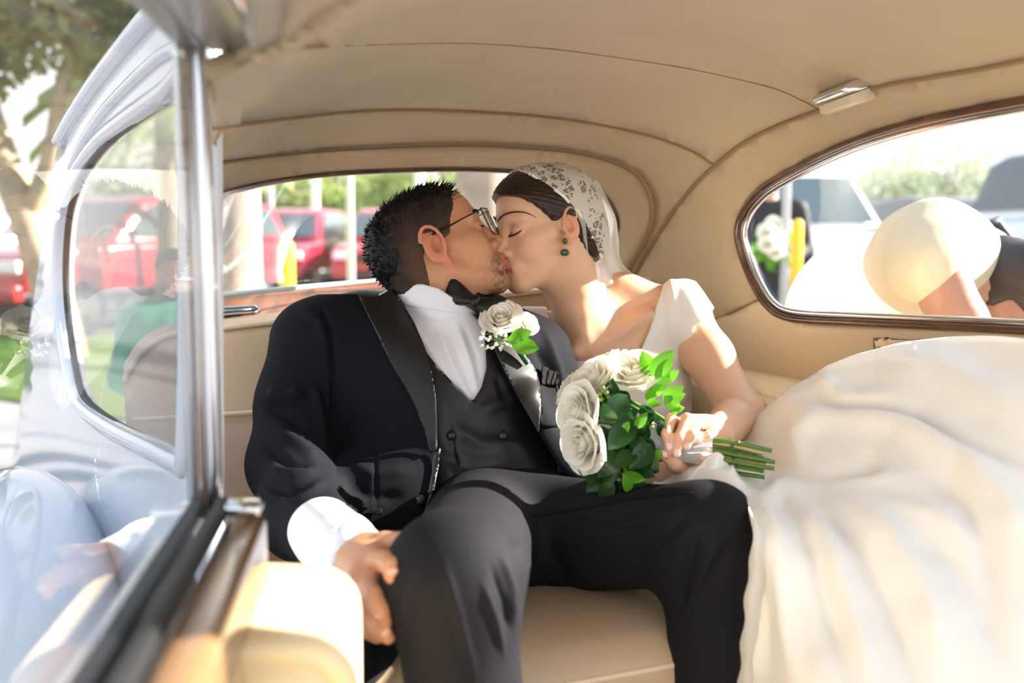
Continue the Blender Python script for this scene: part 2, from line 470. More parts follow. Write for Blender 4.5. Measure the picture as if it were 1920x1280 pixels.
SC = dict(u=0.68, v=1.1, z=1.05, a=0.60, b=1.2, c=0.46, n=2.6)
def shell_f(p):
    u = p.dot(UX) - SC['u']; v = max(0.0, p.dot(VX) - SC['v']); z = p.z - SC['z']
    return (abs(u) / SC['a']) ** SC['n'] + (v / SC['b']) ** SC['n'] + (max(0, z) / SC['c']) ** SC['n'] - 1
def shell(px, py, off=0.0):
    d = ray(px, py).normalized(); last = None; best = (1e9, 0)
    for i in range(120):
        t = 0.05 + i * 0.03; f = shell_f(CAM + d * t)
        if f < 0: last = t
        if f < best[0]: best = (f, t)
    if last is None: t = best[1]
    else:
        a, b = last, last + 0.03
        for _ in range(18):
            c = (a + b) / 2
            if shell_f(CAM + d * c) < 0: a = c
            else: b = c
        t = a
    return CAM + d * (t - off)
def shell_off(o): return lambda x, y: shell(x, y, o)

seamA = [(398, 240), (560, 220), (700, 207), (860, 208), (1050, 222), (1200, 250), (1290, 280), (1340, 310)]
seamR = [(1340, 310), (1370, 286), (1400, 265), (1460, 235), (1540, 205), (1640, 165), (1760, 142), (1920, 112), (2300, 20), (2600, -90)]
seamC = [(1340, 310), (1290, 360), (1240, 430), (1196, 505), (1160, 570), (1140, 700)]
rimC = [(398, 310), (415, 306), (600, 285), (850, 274), (1000, 280), (1100, 292), (1180, 320), (1213, 360), (1221, 405), (1208, 450), (1180, 500), (1150, 545)]
winB_top = [(398, 368), (415, 362), (500, 342), (600, 327), (720, 319), (860, 316), (960, 320), (1050, 330), (1105, 346), (1140, 376), (1156, 412), (1150, 450), (1126, 500)]
winB_bot = [(1060, 505), (900, 512), (705, 530), (550, 541), (398, 557)]
cm = lambda p, n=6: [tuple(q) for q in catmull(p, n)]
A_, R_, C_, RIM_, WT_ = cm(seamA), cm(seamR), cm(seamC), cm(rimC), cm(winB_top)

ceil_left = [(560, -1600), (560, -300), (528, 60), (505, 96), (450, 128), (398, 150)]
o = patch('ceiling', A_ + R_[1:] + [(2700, -1600)] + ceil_left, shell_off(0), M_head, None, 40, thick=0.02)
tag(o, 'tan cloth headliner of the car roof', kind='structure')
o = patch('wall_back', A_ + C_[1:] + RIM_[::-1], shell_off(0), M_head, None, 26, thick=0.02); tag(o, kind='structure')
o = patch('trim_1', RIM_ + [(1126, 540)] + WT_[::-1], shell_off(0.014), M_head, None, 26, thick=0.03); tag(o, 'padded tan surround of the rear window', kind='structure')
rear_out = WT_ + cm(winB_bot)
w1 = tag(empty('window_1'), 'curved rear window of the car', kind='structure')
patch('pane', rear_out, shell_off(0.004), M_glass, w1, 60, edge=14)
tube('frame', [shell(x, y, 0.012) for x, y in WT_], 0.0075, M_wooddark, w1, 8)
# right side wall, its window
winR = [(1392, 400), (1383, 440), (1398, 497), (1420, 545), (1440, 574), (1466, 592), (1510, 600), (1600, 604), (1760, 611), (1920, 619), (2200, 634), (2560, 660), (2600, 560), (2560, 250), (2440, 130), (2250, 130), (2080, 160), (1920, 189), (1760, 220), (1640, 252), (1540, 292), (1450, 340), (1415, 368)]
WR = smooth_poly(winR, 5)
top = [p for p in WR]
i0 = min(range(len(WR)), key=lambda i: math.hypot(WR[i][0] - 1428, WR[i][1] - 556)); i1 = min(range(len(WR)), key=lambda i: math.hypot(WR[i][0] - 2600, WR[i][1] - 560))
low_arc = WR[i0:i1 + 1]; up_arc = WR[i1:] + WR[:i0 + 1]
o = patch('wall_right', C_[::-1][1:-1] + R_ + [(2760, -150), (2760, 560)] + up_arc + [(1362, 589), (1330, 600), (1200, 640), (1150, 700)], shell_off(0), M_head, None, 30, thick=0.02)
tag(o, 'tan cloth side panel above the leather', kind='structure')
o = patch('baseboard_right', low_arc + [(2760, 560), (2760, 1500), (1100, 1500), (1120, 700), (1150, 690), (1200, 638), (1330, 600), (1362, 589)], shell_off(-0.004), M_leather, None, 30, thick=0.02)
tag(o, 'tan leather side panel below the side window', kind='structure')
w2 = tag(empty('window_2'), 'curved side window on the right of the cabin', kind='structure')
patch('pane', WR, shell_off(-0.012), M_glass, w2, 60, edge=14)
def scale_poly(poly, s, c=None):
    cx = sum(p[0] for p in poly) / len(poly); cy = sum(p[1] for p in poly) / len(poly)
    if c: cx, cy = c
    return [(cx + (x - cx) * s[0], cy + (y - cy) * s[1]) for x, y in poly]
tube('frame', [shell(x, y, 0.006) for x, y in WR], 0.0085, M_wooddark, w2, 8, closed=True, flat=0.8)
def inset(poly, d):
    n = len(poly); out = []
    ar = sum(poly[i][0] * poly[(i + 1) % n][1] - poly[(i + 1) % n][0] * poly[i][1] for i in range(n)); sg = 1 if ar > 0 else -1
    for i in range(n):
        a, b = poly[i - 1], poly[(i + 1) % n]; tx, ty = b[0] - a[0], b[1] - a[1]; L = math.hypot(tx, ty) + 1e-9
        out.append((poly[i][0] - ty / L * d * sg, poly[i][1] + tx / L * d * sg))
    return out
tube('chrome_strip', [shell(x, y, -0.001) for x, y in inset(WR, 13)], 0.0065, M_chrome, w2, 8, closed=True)
# seams of the headliner
sB = cm([(505, 97), (620, 86), (850, 80), (1000, 88), (1130, 103), (1300, 130), (1440, 162), (1500, 186), (1536, 206)])
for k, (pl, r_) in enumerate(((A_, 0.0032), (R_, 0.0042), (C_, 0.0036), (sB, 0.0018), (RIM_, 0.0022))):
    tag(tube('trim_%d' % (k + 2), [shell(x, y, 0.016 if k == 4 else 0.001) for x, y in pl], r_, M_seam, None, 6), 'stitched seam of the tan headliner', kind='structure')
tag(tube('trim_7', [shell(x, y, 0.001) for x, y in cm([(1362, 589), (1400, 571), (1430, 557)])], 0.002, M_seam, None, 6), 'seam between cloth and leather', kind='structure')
# door-opening seal along the roof edge on the left
tag(tube('trim_8', [shell(x, y, 0.004) for x, y in cm([(476, 116), (512, 92), (560, 62), (620, 22), (660, -10), (760, -90)])], 0.009, M_head, None, 8), 'cloth covered seal along the door opening', kind='structure')
patch_fn = lambda x, y: shell(x, y, -0.015)
tag(patch('trim_9', [(478, 112), (512, 90), (560, 60), (618, 20), (676, -30), (640, -120), (470, -60)], patch_fn, mat('grey_roof_edge', (176, 168, 152), 0.6), None, 30, thick=0.01), 'grey roof edge above the door', kind='structure')

# parcel shelf of walnut with its dark vent
shelf = [(330, 588), (410, 583), (550, 566), (700, 541), (720, 533), (900, 520), (900, 500), (705, 528), (550, 541), (410, 556), (330, 562)]
def shelf_fn(px, py):
    t = (px - 410) / 300.0; ytop = 556 - 28 * t; f = (py - ytop) / 34.0
    return P(px, py, 2.24 + 0.16 * t - 0.10 * f)
shelf_poly = [(398, 633), (410, 632), (550, 612), (700, 590), (900, 560), (900, 510), (705, 528), (550, 541), (410, 556), (398, 557)]
tag(patch('trim_10', shelf_poly, shelf_fn, M_wood, None, 10, thick=0.012), 'polished walnut parcel shelf under the rear window', kind='structure')
tag(tube('trim_11', [shell(x, y, 0.03) for x, y in cm([(398, 557), (410, 555), (550, 540), (705, 527), (900, 512)])], 0.006, mat('pale_glass_edge', (176, 196, 196), 0.25), None, 8), 'pale rubber sill along the rear window', kind='structure')
vt = thing('air_vent', 'black slot vent with bright rim on the walnut shelf', 'vent')
vo = [(396, 577), (480, 573), (487, 580), (478, 585), (396, 592)]
vf = lambda x, y: shelf_fn(x, y) - ray(x, y) * 0.012
patch('slot', vo, vf, M_black, vt, 6, thick=0.004)
tube('rim', [vf(x, y) for x, y in resample(vo, 6)], 0.0018, M_chrome, vt, 6, closed=True)
tube('slat', [vf(x, y) - ray(x, y) * 0.003 for x, y in ((400, 584), (440, 581.5), (478, 579))], 0.0014, M_steel, vt, 6)

# ------------------------------------------------------------------ rear seat
seat = thing('rear_seat', 'tan leather rear bench seat with piped edges', 'seat', tuple(car(0.65, 1.6, 0.3)))
def rounded_slab(name, u0, u1, z0, z1, vf, vb, r, m, parent, lean=0.0, n=10, tilted=True):
    """upright cushion: outline rounded in (u, z), pillowed front, lean per metre of height"""
    out = []
    for cx, cz, a0 in ((u1 - r, z1 - r, 0), (u0 + r, z1 - r, 90), (u0 + 0.03, z0 + 0.03, 180), (u1 - 0.03, z0 + 0.03, 270)):
        rr = r if a0 < 180 else 0.03
        for k in range(n + 1): a = R(a0 + 90 * k / n); out.append((cx + rr * math.cos(a), cz + rr * math.sin(a)))
    V = []; F = []; L = len(out); mu, mz = (u0 + u1) / 2, (z0 + z1) / 2
    rings = [(0.0, vb), (0.0, vf + 0.035), (0.006, vf + 0.018), (0.02, vf + 0.006), (0.05, vf), (0.14, vf - 0.012)]
    def tilt(u, z): return z + (u - 1.2) * 0.085 * max(0.0, min(1.0, (z - 0.85) / 0.2)) if tilted else z
    def put(u, z, v): V.append(tuple(car(u, v + (z - z0) * lean, tilt(u, z))))
    for ins, v in rings:
        for (u, z) in out:
            du, dz = u - mu, z - mz
            put(mu + du * (1 - ins / (abs(u1 - u0) / 2)), mz + dz * (1 - ins / ((z1 - z0) / 2)), v)
    for k in range(len(rings) - 1):
        for i in range(L): j = (i + 1) % L; F.append((k * L + i, k * L + j, (k + 1) * L + j, (k + 1) * L + i))
    F.append(tuple(range(L))); F.append(tuple((len(rings) - 1) * L + i for i in range(L - 1, -1, -1)))
    o = mesh_obj(name, V, F, m, parent)
    bm = bmesh.new(); bm.from_mesh(o.data); bmesh.ops.recalc_face_normals(bm, faces=bm.faces); bm.to_mesh(o.data); bm.free()
    edge = [car(u, vf + 0.016 + (z - z0) * lean, tilt(u, z)) for u, z in out[:2 * (n + 1)]]
    return o, edge
bk, edge = rounded_slab('backrest', 0.02, 1.235, 0.50, 1.105, 1.80, 2.02, 0.10, M_seat, seat, lean=0.30)
tube('piping', edge, 0.0055, M_piping, seat, 8)
tube('piping', [car(0.03 + i * 0.1, 1.80 - 0.012 + 0.37 * 0.30, 0.868) for i in range(13)], 0.0045, M_piping, seat, 8)
lp, _ = rounded_slab('lower_panel', 0.03, 1.225, 0.50, 0.862, 1.783, 1.95, 0.02, M_seatlow, seat, lean=0.30)
# bench cushion
V = []; F = []; prof = [(1.17, 0.30), (1.17, 0.52), (1.175, 0.575), (1.195, 0.61), (1.235, 0.632), (1.33, 0.642), (1.5, 0.635), (1.7, 0.60), (1.9, 0.58), (1.9, 0.30)]
prof = catmull(prof, 5); us = np.linspace(0.02, 1.25, 14)
for u in us:
    for v, z in prof: V.append(tuple(car(u, v, z)))
L = len(prof)
for i in range(len(us) - 1):
    for k in range(L - 1): F.append((i * L + k, i * L + k + 1, (i + 1) * L + k + 1, (i + 1) * L + k))
F.append(tuple(range(L))); F.append(tuple((len(us) - 1) * L + k for k in range(L - 1, -1, -1)))
mesh_obj('cushion', V, F, M_seat, seat)
tube('piping', [car(u, 1.182, 0.588) for u in us], 0.005, M_piping, seat, 8)
# padded ledge along the right wall
V = []; F = []
led = catmull([(1.10, 0.50), (1.10, 0.86), (1.108, 0.895), (1.13, 0.91), (1.20, 0.912), (1.27, 0.905)], 4); vs_ = np.linspace(1.1, 1.93, 10)
for v in vs_:
    for u, z in led: V.append(tuple(car(u, v, z)))
L = len(led)
for i in range(len(vs_) - 1):
    for k in range(L - 1): F.append((i * L + k, (i + 1) * L + k, (i + 1) * L + k + 1, i * L + k + 1))
tag(solid(mesh_obj('trim_12', V, F, M_cream), 0.01), 'cream leather ledge along the side panel', kind='structure')
tag(box('floor', tuple(car(0.65, 0.5, 0.27)), (1.25, 3.2, 0.04), mat('dark_carpet', (70, 58, 46), 0.95, bump=0.4, bscale=300), rot=CARROT), kind='structure')

# ------------------------------------------------------------------ interior lamp on the cant rail
c0 = shell(1590, 176, 0.006); lx = (shell(1640, 160) - shell(1540, 196)).normalized(); ln = -(ray(1590, 176).normalized()); ln = (ln - lx * ln.dot(lx)).normalized()
lz = lx.cross(ln); lz = lz if lz.z > 0 else -lz
lampr = thing('interior_lamp', 'small chrome cabin lamp with a frosted lens on the roof seam', 'lamp', tuple(c0))
def local_loft(rings, name, m, parent):
    V = []; F = []; L = len(rings[0])
    for r_ in rings:
        for a, b, c in r_: V.append(tuple(c0 + lx * a + lz * b + ln * c))
    for k in range(len(rings) - 1):
        for i in range(L): j = (i + 1) % L; F.append((k * L + i, k * L + j, (k + 1) * L + j, (k + 1) * L + i))
    F.append(tuple(range(L))); F.append(tuple((len(rings) - 1) * L + i for i in range(L)))
    o = mesh_obj(name, V, F, m, parent)
    bm = bmesh.new(); bm.from_mesh(o.data); bmesh.ops.recalc_face_normals(bm, faces=bm.faces); bm.to_mesh(o.data); bm.free()
    return bevel(o, 0.0025, 3, 30)
def rct(w, z0, z1, c): return [(-w, z0, c), (w, z0, c), (w * 0.97, z1, c), (-w * 0.97, z1, c)]
local_loft([rct(0.056, -0.001, 0.018, -0.01), rct(0.056, -0.001, 0.018, 0.014), rct(0.047, 0.001, 0.014, 0.034), rct(0.040, 0.004, 0.012, 0.038)], 'housing', M_chrome, lampr)
local_loft([rct(0.050, -0.021, -0.002, -0.01), rct(0.050, -0.021, -0.002, 0.012), rct(0.042, -0.016, -0.002, 0.030)], 'lens', M_frost, lampr)

# metal plate with a dark slot in the leather panel
pf = shell_off(0.006)
pl = thing('ashtray_plate', 'brushed metal plate with dark slot set in the leather side panel', 'plate')
patch('plate', [(1637, 633), (1760, 640), (1760, 668), (1637, 660)], shell_off(0.003), M_steel, pl, 12, thick=0.003)
patch('slot', [(1646, 650), (1752, 656), (1752, 664), (1646, 658)], pf, M_black, pl, 8, thick=0.002)
V, F = ball_data(shell(1640.5, 637, 0.006), 0.0022); mesh_obj('screw', V, F, M_steel, pl)

# ------------------------------------------------------------------ open door on the left
D0 = Vector((-0.168, 0.0, 0)); DX = Vector((-0.14, 1.0, 0)).normalized(); DN = Vector((DX.y, -DX.x, 0))   # DN points to the cabin
DROT = Matrix(((DN.x, DX.x, 0), (DN.y, DX.y, 0), (0, 0, 1)))
def dp(s, n, z): return D0 + DX * s + DN * n + Vector((0, 0, z))
door = tag(empty('door_1', tuple(dp(0.5, 0, 0.3))), 'open car door with chrome window frame and walnut cap', kind='structure')
ZS = 0.925
V = [tuple(dp(s, 0, z)) for s, z in ((-0.25, ZS), (1.0, ZS), (1.0, 1.40), (-0.25, 1.44))]
mesh_obj('pane', V, [(0, 1, 2, 3)], M_glassdoor, door, False)
V, F = join_data([box_data(dp(1.005, n, 1.153), (w, d, 0.48), DROT) for n, w, d in ((-0.017, 0.010, 0.020), (0.005, 0.011, 0.022))]); bevel(mesh_obj('window_post', V, F, M_chrome, door), 0.003)
box('post_channel', tuple(dp(1.003, -0.006, 1.153)), (0.014, 0.014, 0.48), M_wooddark, door, DROT)
V, F = join_data([box_data(dp(0.37, -0.012, ZS - 0.002), (0.012, 1.26, 0.022), DROT)]); mesh_obj('window_seal', V, F, M_rubber, door, False)
box('window_seal', tuple(dp(0.37, 0.012, ZS + 0.001)), (0.012, 1.26, 0.020), M_rubber, door, DROT, 0.003)
box('waist_rail', tuple(dp(0.37, 0.036, ZS - 0.042)), (0.040, 1.26, 0.075), M_woodcap, door, DROT, 0.012, 3)
box('latch_cap', tuple(dp(0.985, 0.034, ZS + 0.003)), (0.038, 0.040, 0.012), M_chrome, door, DROT, 0.004)
box('header_rail', tuple(dp(0.37, 0.038, 1.424)), (0.052, 1.26, 0.075), wood_mat('header_walnut', (132, 80, 54), (92, 54, 36), 3, .5, 0, .05), door, DROT, 0.010, 3)
box('header_edge', tuple(dp(0.37, 0.038, 1.383)), (0.054, 1.27, 0.010), M_steel, door, DROT, 0.004)
box('header_seal', tuple(dp(0.37, -0.004, 1.396)), (0.034, 1.26, 0.030), mat('grey_metal_header', (150, 152, 152), 0.3, metal=0.6), door, DROT, 0.006)
box('lower_panel', tuple(dp(0.37, 0.022, 0.62)), (0.055, 1.26, 0.46), M_leather, door, DROT, 0.015)
box('outer_skin', tuple(dp(0.37, -0.035, 0.60)), (0.04, 1.26, 0.60), M_white, door, DROT, 0.012)
# padded armrest of the door
def arm_ring(v, ins):
    out = []
    for cx, cz, a0, r_ in ((0.100, 0.800, 0, 0.05), (0.04, 0.835, 90, 0.02), (0.04, 0.50, 180, 0.02), (0.118, 0.50, 270, 0.03)):
        for k in range(7):
            a = R(a0 + 90 * k / 6); out.append((cx + r_ * math.cos(a), cz + r_ * math.sin(a)))
    mu, mz = 0.088, 0.66
    return [dp(v, mu + (u - mu) * (1 - ins / 0.068), mz + (z - mz) * (1 - ins / 0.17)) for u, z in out]
rings = [arm_ring(1.02, 0.02), arm_ring(1.03, 0.0), arm_ring(0.845, 0.0), arm_ring(0.83, 0.004), arm_ring(0.822, 0.014), arm_ring(0.830, 0.019), arm_ring(0.830, 0.022), arm_ring(0.820, 0.027), arm_ring(0.815, 0.04)]
V = [tuple(p) for r_ in rings for p in r_]; L = len(rings[0]); F = []
for k in range(len(rings) - 1):
    for i in range(L): j = (i + 1) % L; F.append((k * L + i, k * L + j, (k + 1) * L + j, (k + 1) * L + i))
F.append(tuple(range(L))); F.append(tuple((len(rings) - 1) * L + i for i in range(L)))
o = mesh_obj('armrest', V, F, M_cream, door)
bm = bmesh.new(); bm.from_mesh(o.data); bmesh.ops.recalc_face_normals(bm, faces=bm.faces); bm.to_mesh(o.data); bm.free()
arm = o
tube('piping', arm_ring(0.832, 0.017), 0.005, M_cream, arm, 8, closed=True)

# ------------------------------------------------------------------ white rear quarter seen through the door glass
QA = P(372, 500, 1.22); QA.z = 0; QB = P(85, 500, 2.35); QB.z = 0
QN = Vector((QB.y - QA.y, -(QB.x - QA.x), 0)).normalized()
qp = plane_fn(QA, QN)
def q_fn(px, py):
    p = qp(px, py); d = ray(px, py).normalized()
    zz = p.z
    tum = -0.32 * max(0.0, zz - 0.95) ** 1.5 + 0.10 * math.exp(-((zz - 0.70) / 0.22) ** 2)
    return p - d * (tum * 1.3)
qo = cm([(374, -10), (350, -30), (290, 14), (235, 75), (180, 145), (135, 215), (112, 262), (97, 330), (82, 430), (66, 540), (52, 640), (38, 760), (16, 880), (-40, 980), (-80, 1150)]) + [(-80, 1500), (374, 1500)]
qh = smooth_poly([(352, 128), (318, 168), (250, 215), (190, 262), (145, 325), (122, 385), (113, 460), (112, 540), (120, 625), (132, 700), (145, 745), (175, 780), (230, 815), (300, 848), (342, 868), (354, 850), (358, 600), (358, 300), (354, 150)], 4)
o = patch('wall_left', qo, q_fn, M_white, None, 22, holes=[qh], thick=0.03); tag(o, 'white painted rear quarter of the car body', kind='structure')
w3 = tag(empty('window_3'), 'quarter window in the white body', kind='structure')
tube('frame', [q_fn(x, y) + ray(x, y) * 0.02 for x, y in qh], 0.017, M_white, w3, 10, closed=True)
tube('seal', [q_fn(x, y) + ray(x, y) * 0.03 for x, y in inset(qh, 12)], 0.007, M_rubber, w3, 8, closed=True)
patch('pane', qh, lambda x, y: q_fn(x, y) + ray(x, y) * 0.035, M_glass, w3, 50, edge=14)
tag(tube('trim_13', [q_fn(x, y) - ray(x, y) * 0.015 for x, y in cm([(330, 0), (290, 22), (235, 84), (180, 154), (140, 214), (112, 264)])], 0.017, M_white, None, 10), 'white roof gutter of the car', kind='structure')
tag(tube('trim_14', [q_fn(x, y) - ray(x, y) * 0.01 for x, y in cm([(345, 84), (300, 106), (240, 160), (190, 215), (150, 280), (122, 350)])], 0.010, M_white, None, 10), 'white moulding under the roof gutter', kind='structure')
fe = P(-20, 1370, 1.35)
V, F = ball_data((0, 0, 0), (0.20, 0.62, 0.34), 28, 18)
o = mesh_obj('trim_15', V, F, M_white); o.location = fe + Vector((-0.10, 0.25, -0.04)); o.rotation_euler = (0, 0, R(22)); tag(o, 'white swelling rear wing of the car', kind='structure')
# ================================================================== PEOPLE
M_skin_f = add_vcol(mat('fair_skin', (225, 180, 150), 0.42, sss=0.22, bump=0.05, bscale=700, spec=0.4))
M_skin_m = add_vcol(mat('tan_skin', (200, 145, 110), 0.42, sss=0.18, bump=0.08, bscale=700, spec=0.4))
class Frame:
    def __init__(s, origin, fwd, roll=0.0, scale=1.0):
        f = Vector(fwd).normalized(); r = f.cross(Vector((0, 0, 1))).normalized(); u = r.cross(f)
        c, q = math.cos(roll), math.sin(roll); s.f = f; s.u = (u * c - r * q).normalized(); s.r = (r * c + u * q).normalized(); s.o = Vector(origin); s.s = scale
        s.A = np.array([list(s.r), list(s.f), list(s.u)], np.float32).T
    def __call__(s, x, y, z): return s.o + (s.r * x + s.f * y + s.u * z) * s.s
    def local(s, p): return ((p - np.array(s.o, np.float32)) @ s.A) / s.s
    def E(s, c, r, k, mode='u', rot=None):
        A = s.A if rot is None else (s.A @ np.array([list(x) for x in rot.to_matrix()], np.float32))
        return ell(s(*c), [q * s.s for q in r], k * s.s, A, mode)
    def C(s, a, b, ra, rb, k, mode='u'): return rc(s(*a), s(*b), ra * s.s, rb * s.s, k * s.s, mode)
    def chain(s, pts, rad, k, mode='u', kin=0.0): return chain([s(*p) for p in pts], [r * s.s for r in rad], k * s.s, kin * s.s, mode)
from mathutils import Euler
def cranium(F, male=False):
    return [F.E((0, -.016, .030), (.073, .091, .071) if not male else (.077, .092, .070), 0.0),
            F.E((0, .028, .040), (.058, .055, .050), .02),
            F.E((0, -.055, -.015), (.058, .050, .055), .03)]
def head_prims(F, male=False, pout=0.0):
    L = cranium(F, male); jw = .050 if not male else .060; ch = .0 if not male else .004
    L += [F.E((0, .030, -.020), (.057 if not male else .062, .055, .060), .02),
          F.E((0, .034, -.062), (.042 if not male else .050, .047, .044), .025),
          F.E((0, .018, -.080), (.034 if not male else .044, .045, .022), .03)]
    for q in (-1, 1):
        L += [F.C((q * jw, -.004, -.050), (q * .017, .066, -.097 - ch), .015, .013, .022),
              F.E((q * .038, .048, -.034), (.022, .024, .024), .02),
              F.C((q * .058, .018, -.012), (q * .042, .056, -.018), .012, .010, .018),
              F.C((q * .012, .079, .021), (q * .044, .066, .021), .0075 if not male else .009, .007, .014)]
    L.append(F.E((0, .071, -.098 - ch), (.018 if not male else .022, .014, .014), .02))
    for q in (-1, 1):
        L += [F.E((q * .031, .092, .004), (.018, .015, .0115), .012, 's'),
              F.E((q * .031, .0675, .002), (.0155, .0150, .0125), .004),
              F.chain([(q * .018, .080, .0065), (q * .030, .0855, .0105), (q * .044, .0755, .0065)], [.0008, .0010, .0008], .002, 's')]
    L += [F.C((0, .076, .014), (0, .0985, -.028), .0070, .0085, .011),
          F.E((0, .1015, -.033), (.0105, .0095, .0090), .006)]
    for q in (-1, 1):
        L += [F.E((q * .0110, .0890, -.0375), (.0075, .0105, .0075), .005), F.E((q * .0055, .0960, -.0440), (.0032, .0050, .0028), .003, 's')]
    w = 1.0 - 0.25 * (pout > 0); d = pout
    L += [F.E((0, .073, -.067), (.025, .020, .020), .016),
          F.chain([(-.021 * w, .079 + d * .5, -.0660), (-.007 * w, .0915 + d, -.0630), (0, .0910 + d, -.0642), (.007 * w, .0915 + d, -.0630), (.021 * w, .079 + d * .5, -.0660)], [.0030, .0055, .0050, .0055, .0030], .005, 'u', .004),
          F.chain([(-.018 * w, .079 + d * .5, -.0705), (0, .0905 + d, -.0745), (.018 * w, .079 + d * .5, -.0705)], [.0030, .0068, .0030], .005, 'u', .004),
          F.chain([(-.023 * w, .083 + d * .5, -.0680), (0, .0995 + d, -.0690), (.023 * w, .083 + d * .5, -.0680)], [.0010, .0014, .0010], .0025, 's')]
    e = 1.0 if not male else 1.12
    for q in (-1, 1):
        rt = Euler((R(-14), R(q * -8), R(q * 16)))
        X = .0735 if not male else .0775
        L += [F.E((q * X, -.012, -.002), (.0065, .0175 * e, .0295 * e), .005, 'u', rt),
              F.E((q * (X - .001), -.006, -.030 * e), (.0055, .0090, .0100), .006)]
        rim = []
        for a in range(-40, 215, 25):
            rim.append((q * (X + .0045 + .002 * math.sin(R(a))), -.014 - .0165 * e * math.cos(R(a + 60)), .001 + .0270 * e * math.sin(R(a + 60)) ))
        L.append(F.chain(rim, [.0030 * e] * len(rim), .003))
        L += [F.E((q * (X + .0095), -.008, -.003), (.0125, .0095, .0155), .003, 's', rt),
              F.E((q * (X + .004), .0035, -.007), (.0040, .0040, .0060), .003),
              F.chain([(q * (X + .0045), -.020, -.010), (q * (X + .0055), -.017, .006), (q * (X + .0045), -.008, .014)], [.0020, .0024, .0018], .003)]
    return L
def bodymesh(name, prims, pts, pad, h, m, parent, it=1, lam=0.4, fold=None, disp=None):
    P_ = np.array([list(p) for p in pts]); lo, hi = P_.min(0) - pad, P_.max(0) + pad
    V, Q = sdf_mesh(prims, lo, hi, h)
    if it: V = relax(V, Q, it, lam)
    if fold: V = folds(V, Q, fold)
    if disp is not None: V = V + vnormals(V, Q) * disp(V)[:, None]
    return mesh_obj(name, V, Q, m, parent), V, Q
def lerp3(a, b, t): return a[None] * (1 - t[:, None]) + b[None] * t[:, None]
def sm(x, a, b): t = np.clip((x - a) / (b - a), 0, 1); return t * t * (3 - 2 * t)
LIN = lambda c: np.array(lin(c))
def at(px, Y): q = P(px, 640, Y); return (q.x, q.y, 0.0)
# ------------------------------------------------------------------ the groom
M_suit = mat('black_wool', (20, 21, 27), 0.8, bump=0.2, bscale=1600, spec=0.10)
M_satin = mat('black_satin', (20, 19, 20), 0.36, bump=0.06, bscale=1500, spec=0.4)
M_vest = mat('black_satin_vest', (22, 22, 28), 0.40, bump=0.06, bscale=1200, spec=0.38)
M_shirt = mat('white_shirt', (232, 232, 240), 0.7, bump=0.1, bscale=900, sheen=0.1)
M_trouser = mat('black_trouser_wool', (25, 25, 30), 0.75, bump=0.2, bscale=1600, spec=0.16)
M_hairm = mat('black_hair', (14, 12, 13), 0.5, spec=0.25, noise=0.3, nscale=90); M_fade = add_vcol(mat('faded_hair', (50, 36, 26), 0.7, bump=0.8, bscale=1400))
GF = Frame(P(820, 464, 1.80), (math.cos(R(12)) * math.cos(R(25)), math.sin(R(12)) * math.cos(R(25)), math.sin(R(25))), R(10), 1.04)
groom = thing('person', 'man in black tuxedo and glasses kissing the bride, hand on his knee', 'person', tuple(P(940, 1050, 1.66)))
gp = lambda x, y, Y: P(x, y, Y)
# torso core (shared by body and every layer of clothing)
tilt = Matrix.Rotation(R(-14), 3, 'Y')
NBg = gp(792, 590, 1.83)
def torso():
    return [rc(gp(640, 655, 1.80), gp(965, 690, 1.84), .078, .076, 0.0),
            rc(gp(690, 610, 1.84), gp(900, 620, 1.86), .052, .050, .06),
            ell(gp(812, 745, 1.80), (.185, .125, .16), .06, tilt), ell(gp(868, 880, 1.78), (.165, .125, .17), .07, tilt),
            ell(gp(925, 985, 1.72), (.165, .125, .12), .07, tilt)]
armR = [gp(585, 640, 1.80), gp(545, 870, 1.66), gp(640, 1020, 1.30)]
armL = [gp(1002, 665, 1.86), gp(1070, 850, 1.84), gp(1150, 960, 1.72)]
neck = [rc(GF(0, -.030, -.045), GF(0, -.034, -.105), .060, .058, .03), rc(GF(0, -.034, -.10), NBg, .054, .040, .015)]
slv = [armR[0], gp(562, 760, 1.74), armR[1], gp(568, 965, 1.50), gp(618, 1012, 1.365)]
# right hand resting on the knee
W0 = gp(660, 1040, 1.23)
hand = [chain([W0, gp(700, 1056, 1.14)], [.030, .024], .02, 0, 'u', ((0.35, -1, 0.2), .72)),
        chain([W0, gp(684, 1098, 1.13)], [.028, .023], .02, 0, 'u', ((0.35, -1, 0.2), .72)),
        chain([gp(676, 1030, 1.21), gp(722, 1018, 1.17), gp(770, 1013, 1.145), gp(808, 1009, 1.13)], [.020, .0135, .0115, .0085], .012, .004),
        chain([gp(700, 1048, 1.14), gp(722, 1052, 1.10), gp(735, 1063, 1.082), gp(736, 1079, 1.078)], [.0135, .0125, .0115, .0095], .008, .004),
        chain([gp(684, 1082, 1.135), gp(700, 1118, 1.09), gp(712, 1143, 1.08), gp(722, 1163, 1.085)], [.0140, .0120, .0112, .0092], .007, .004),
        chain([gp(673, 1102, 1.14), gp(689, 1150, 1.105), gp(711, 1178, 1.09), gp(727, 1193, 1.09)], [.0135, .0118, .0110, .0090], .006, .004),
        chain([gp(668, 1112, 1.16), gp(676, 1154, 1.135), gp(694, 1183, 1.12), gp(708, 1194, 1.118)], [.0120, .0105, .0095, .0080], .006, .004)]
bodyp = head_prims(GF, True, .002) + neck + inflate(torso(), -.034) + [chain(slv + [W0], [.055, .048, .044, .040, .036, .031], .03, .03), chain(armL, [.055, .042, .028], .03, .03)] + hand
legR = [gp(905, 985, 1.66), gp(850, 1088, 1.12), gp(890, 1500, 1.12), gp(905, 1760, 1.12)]
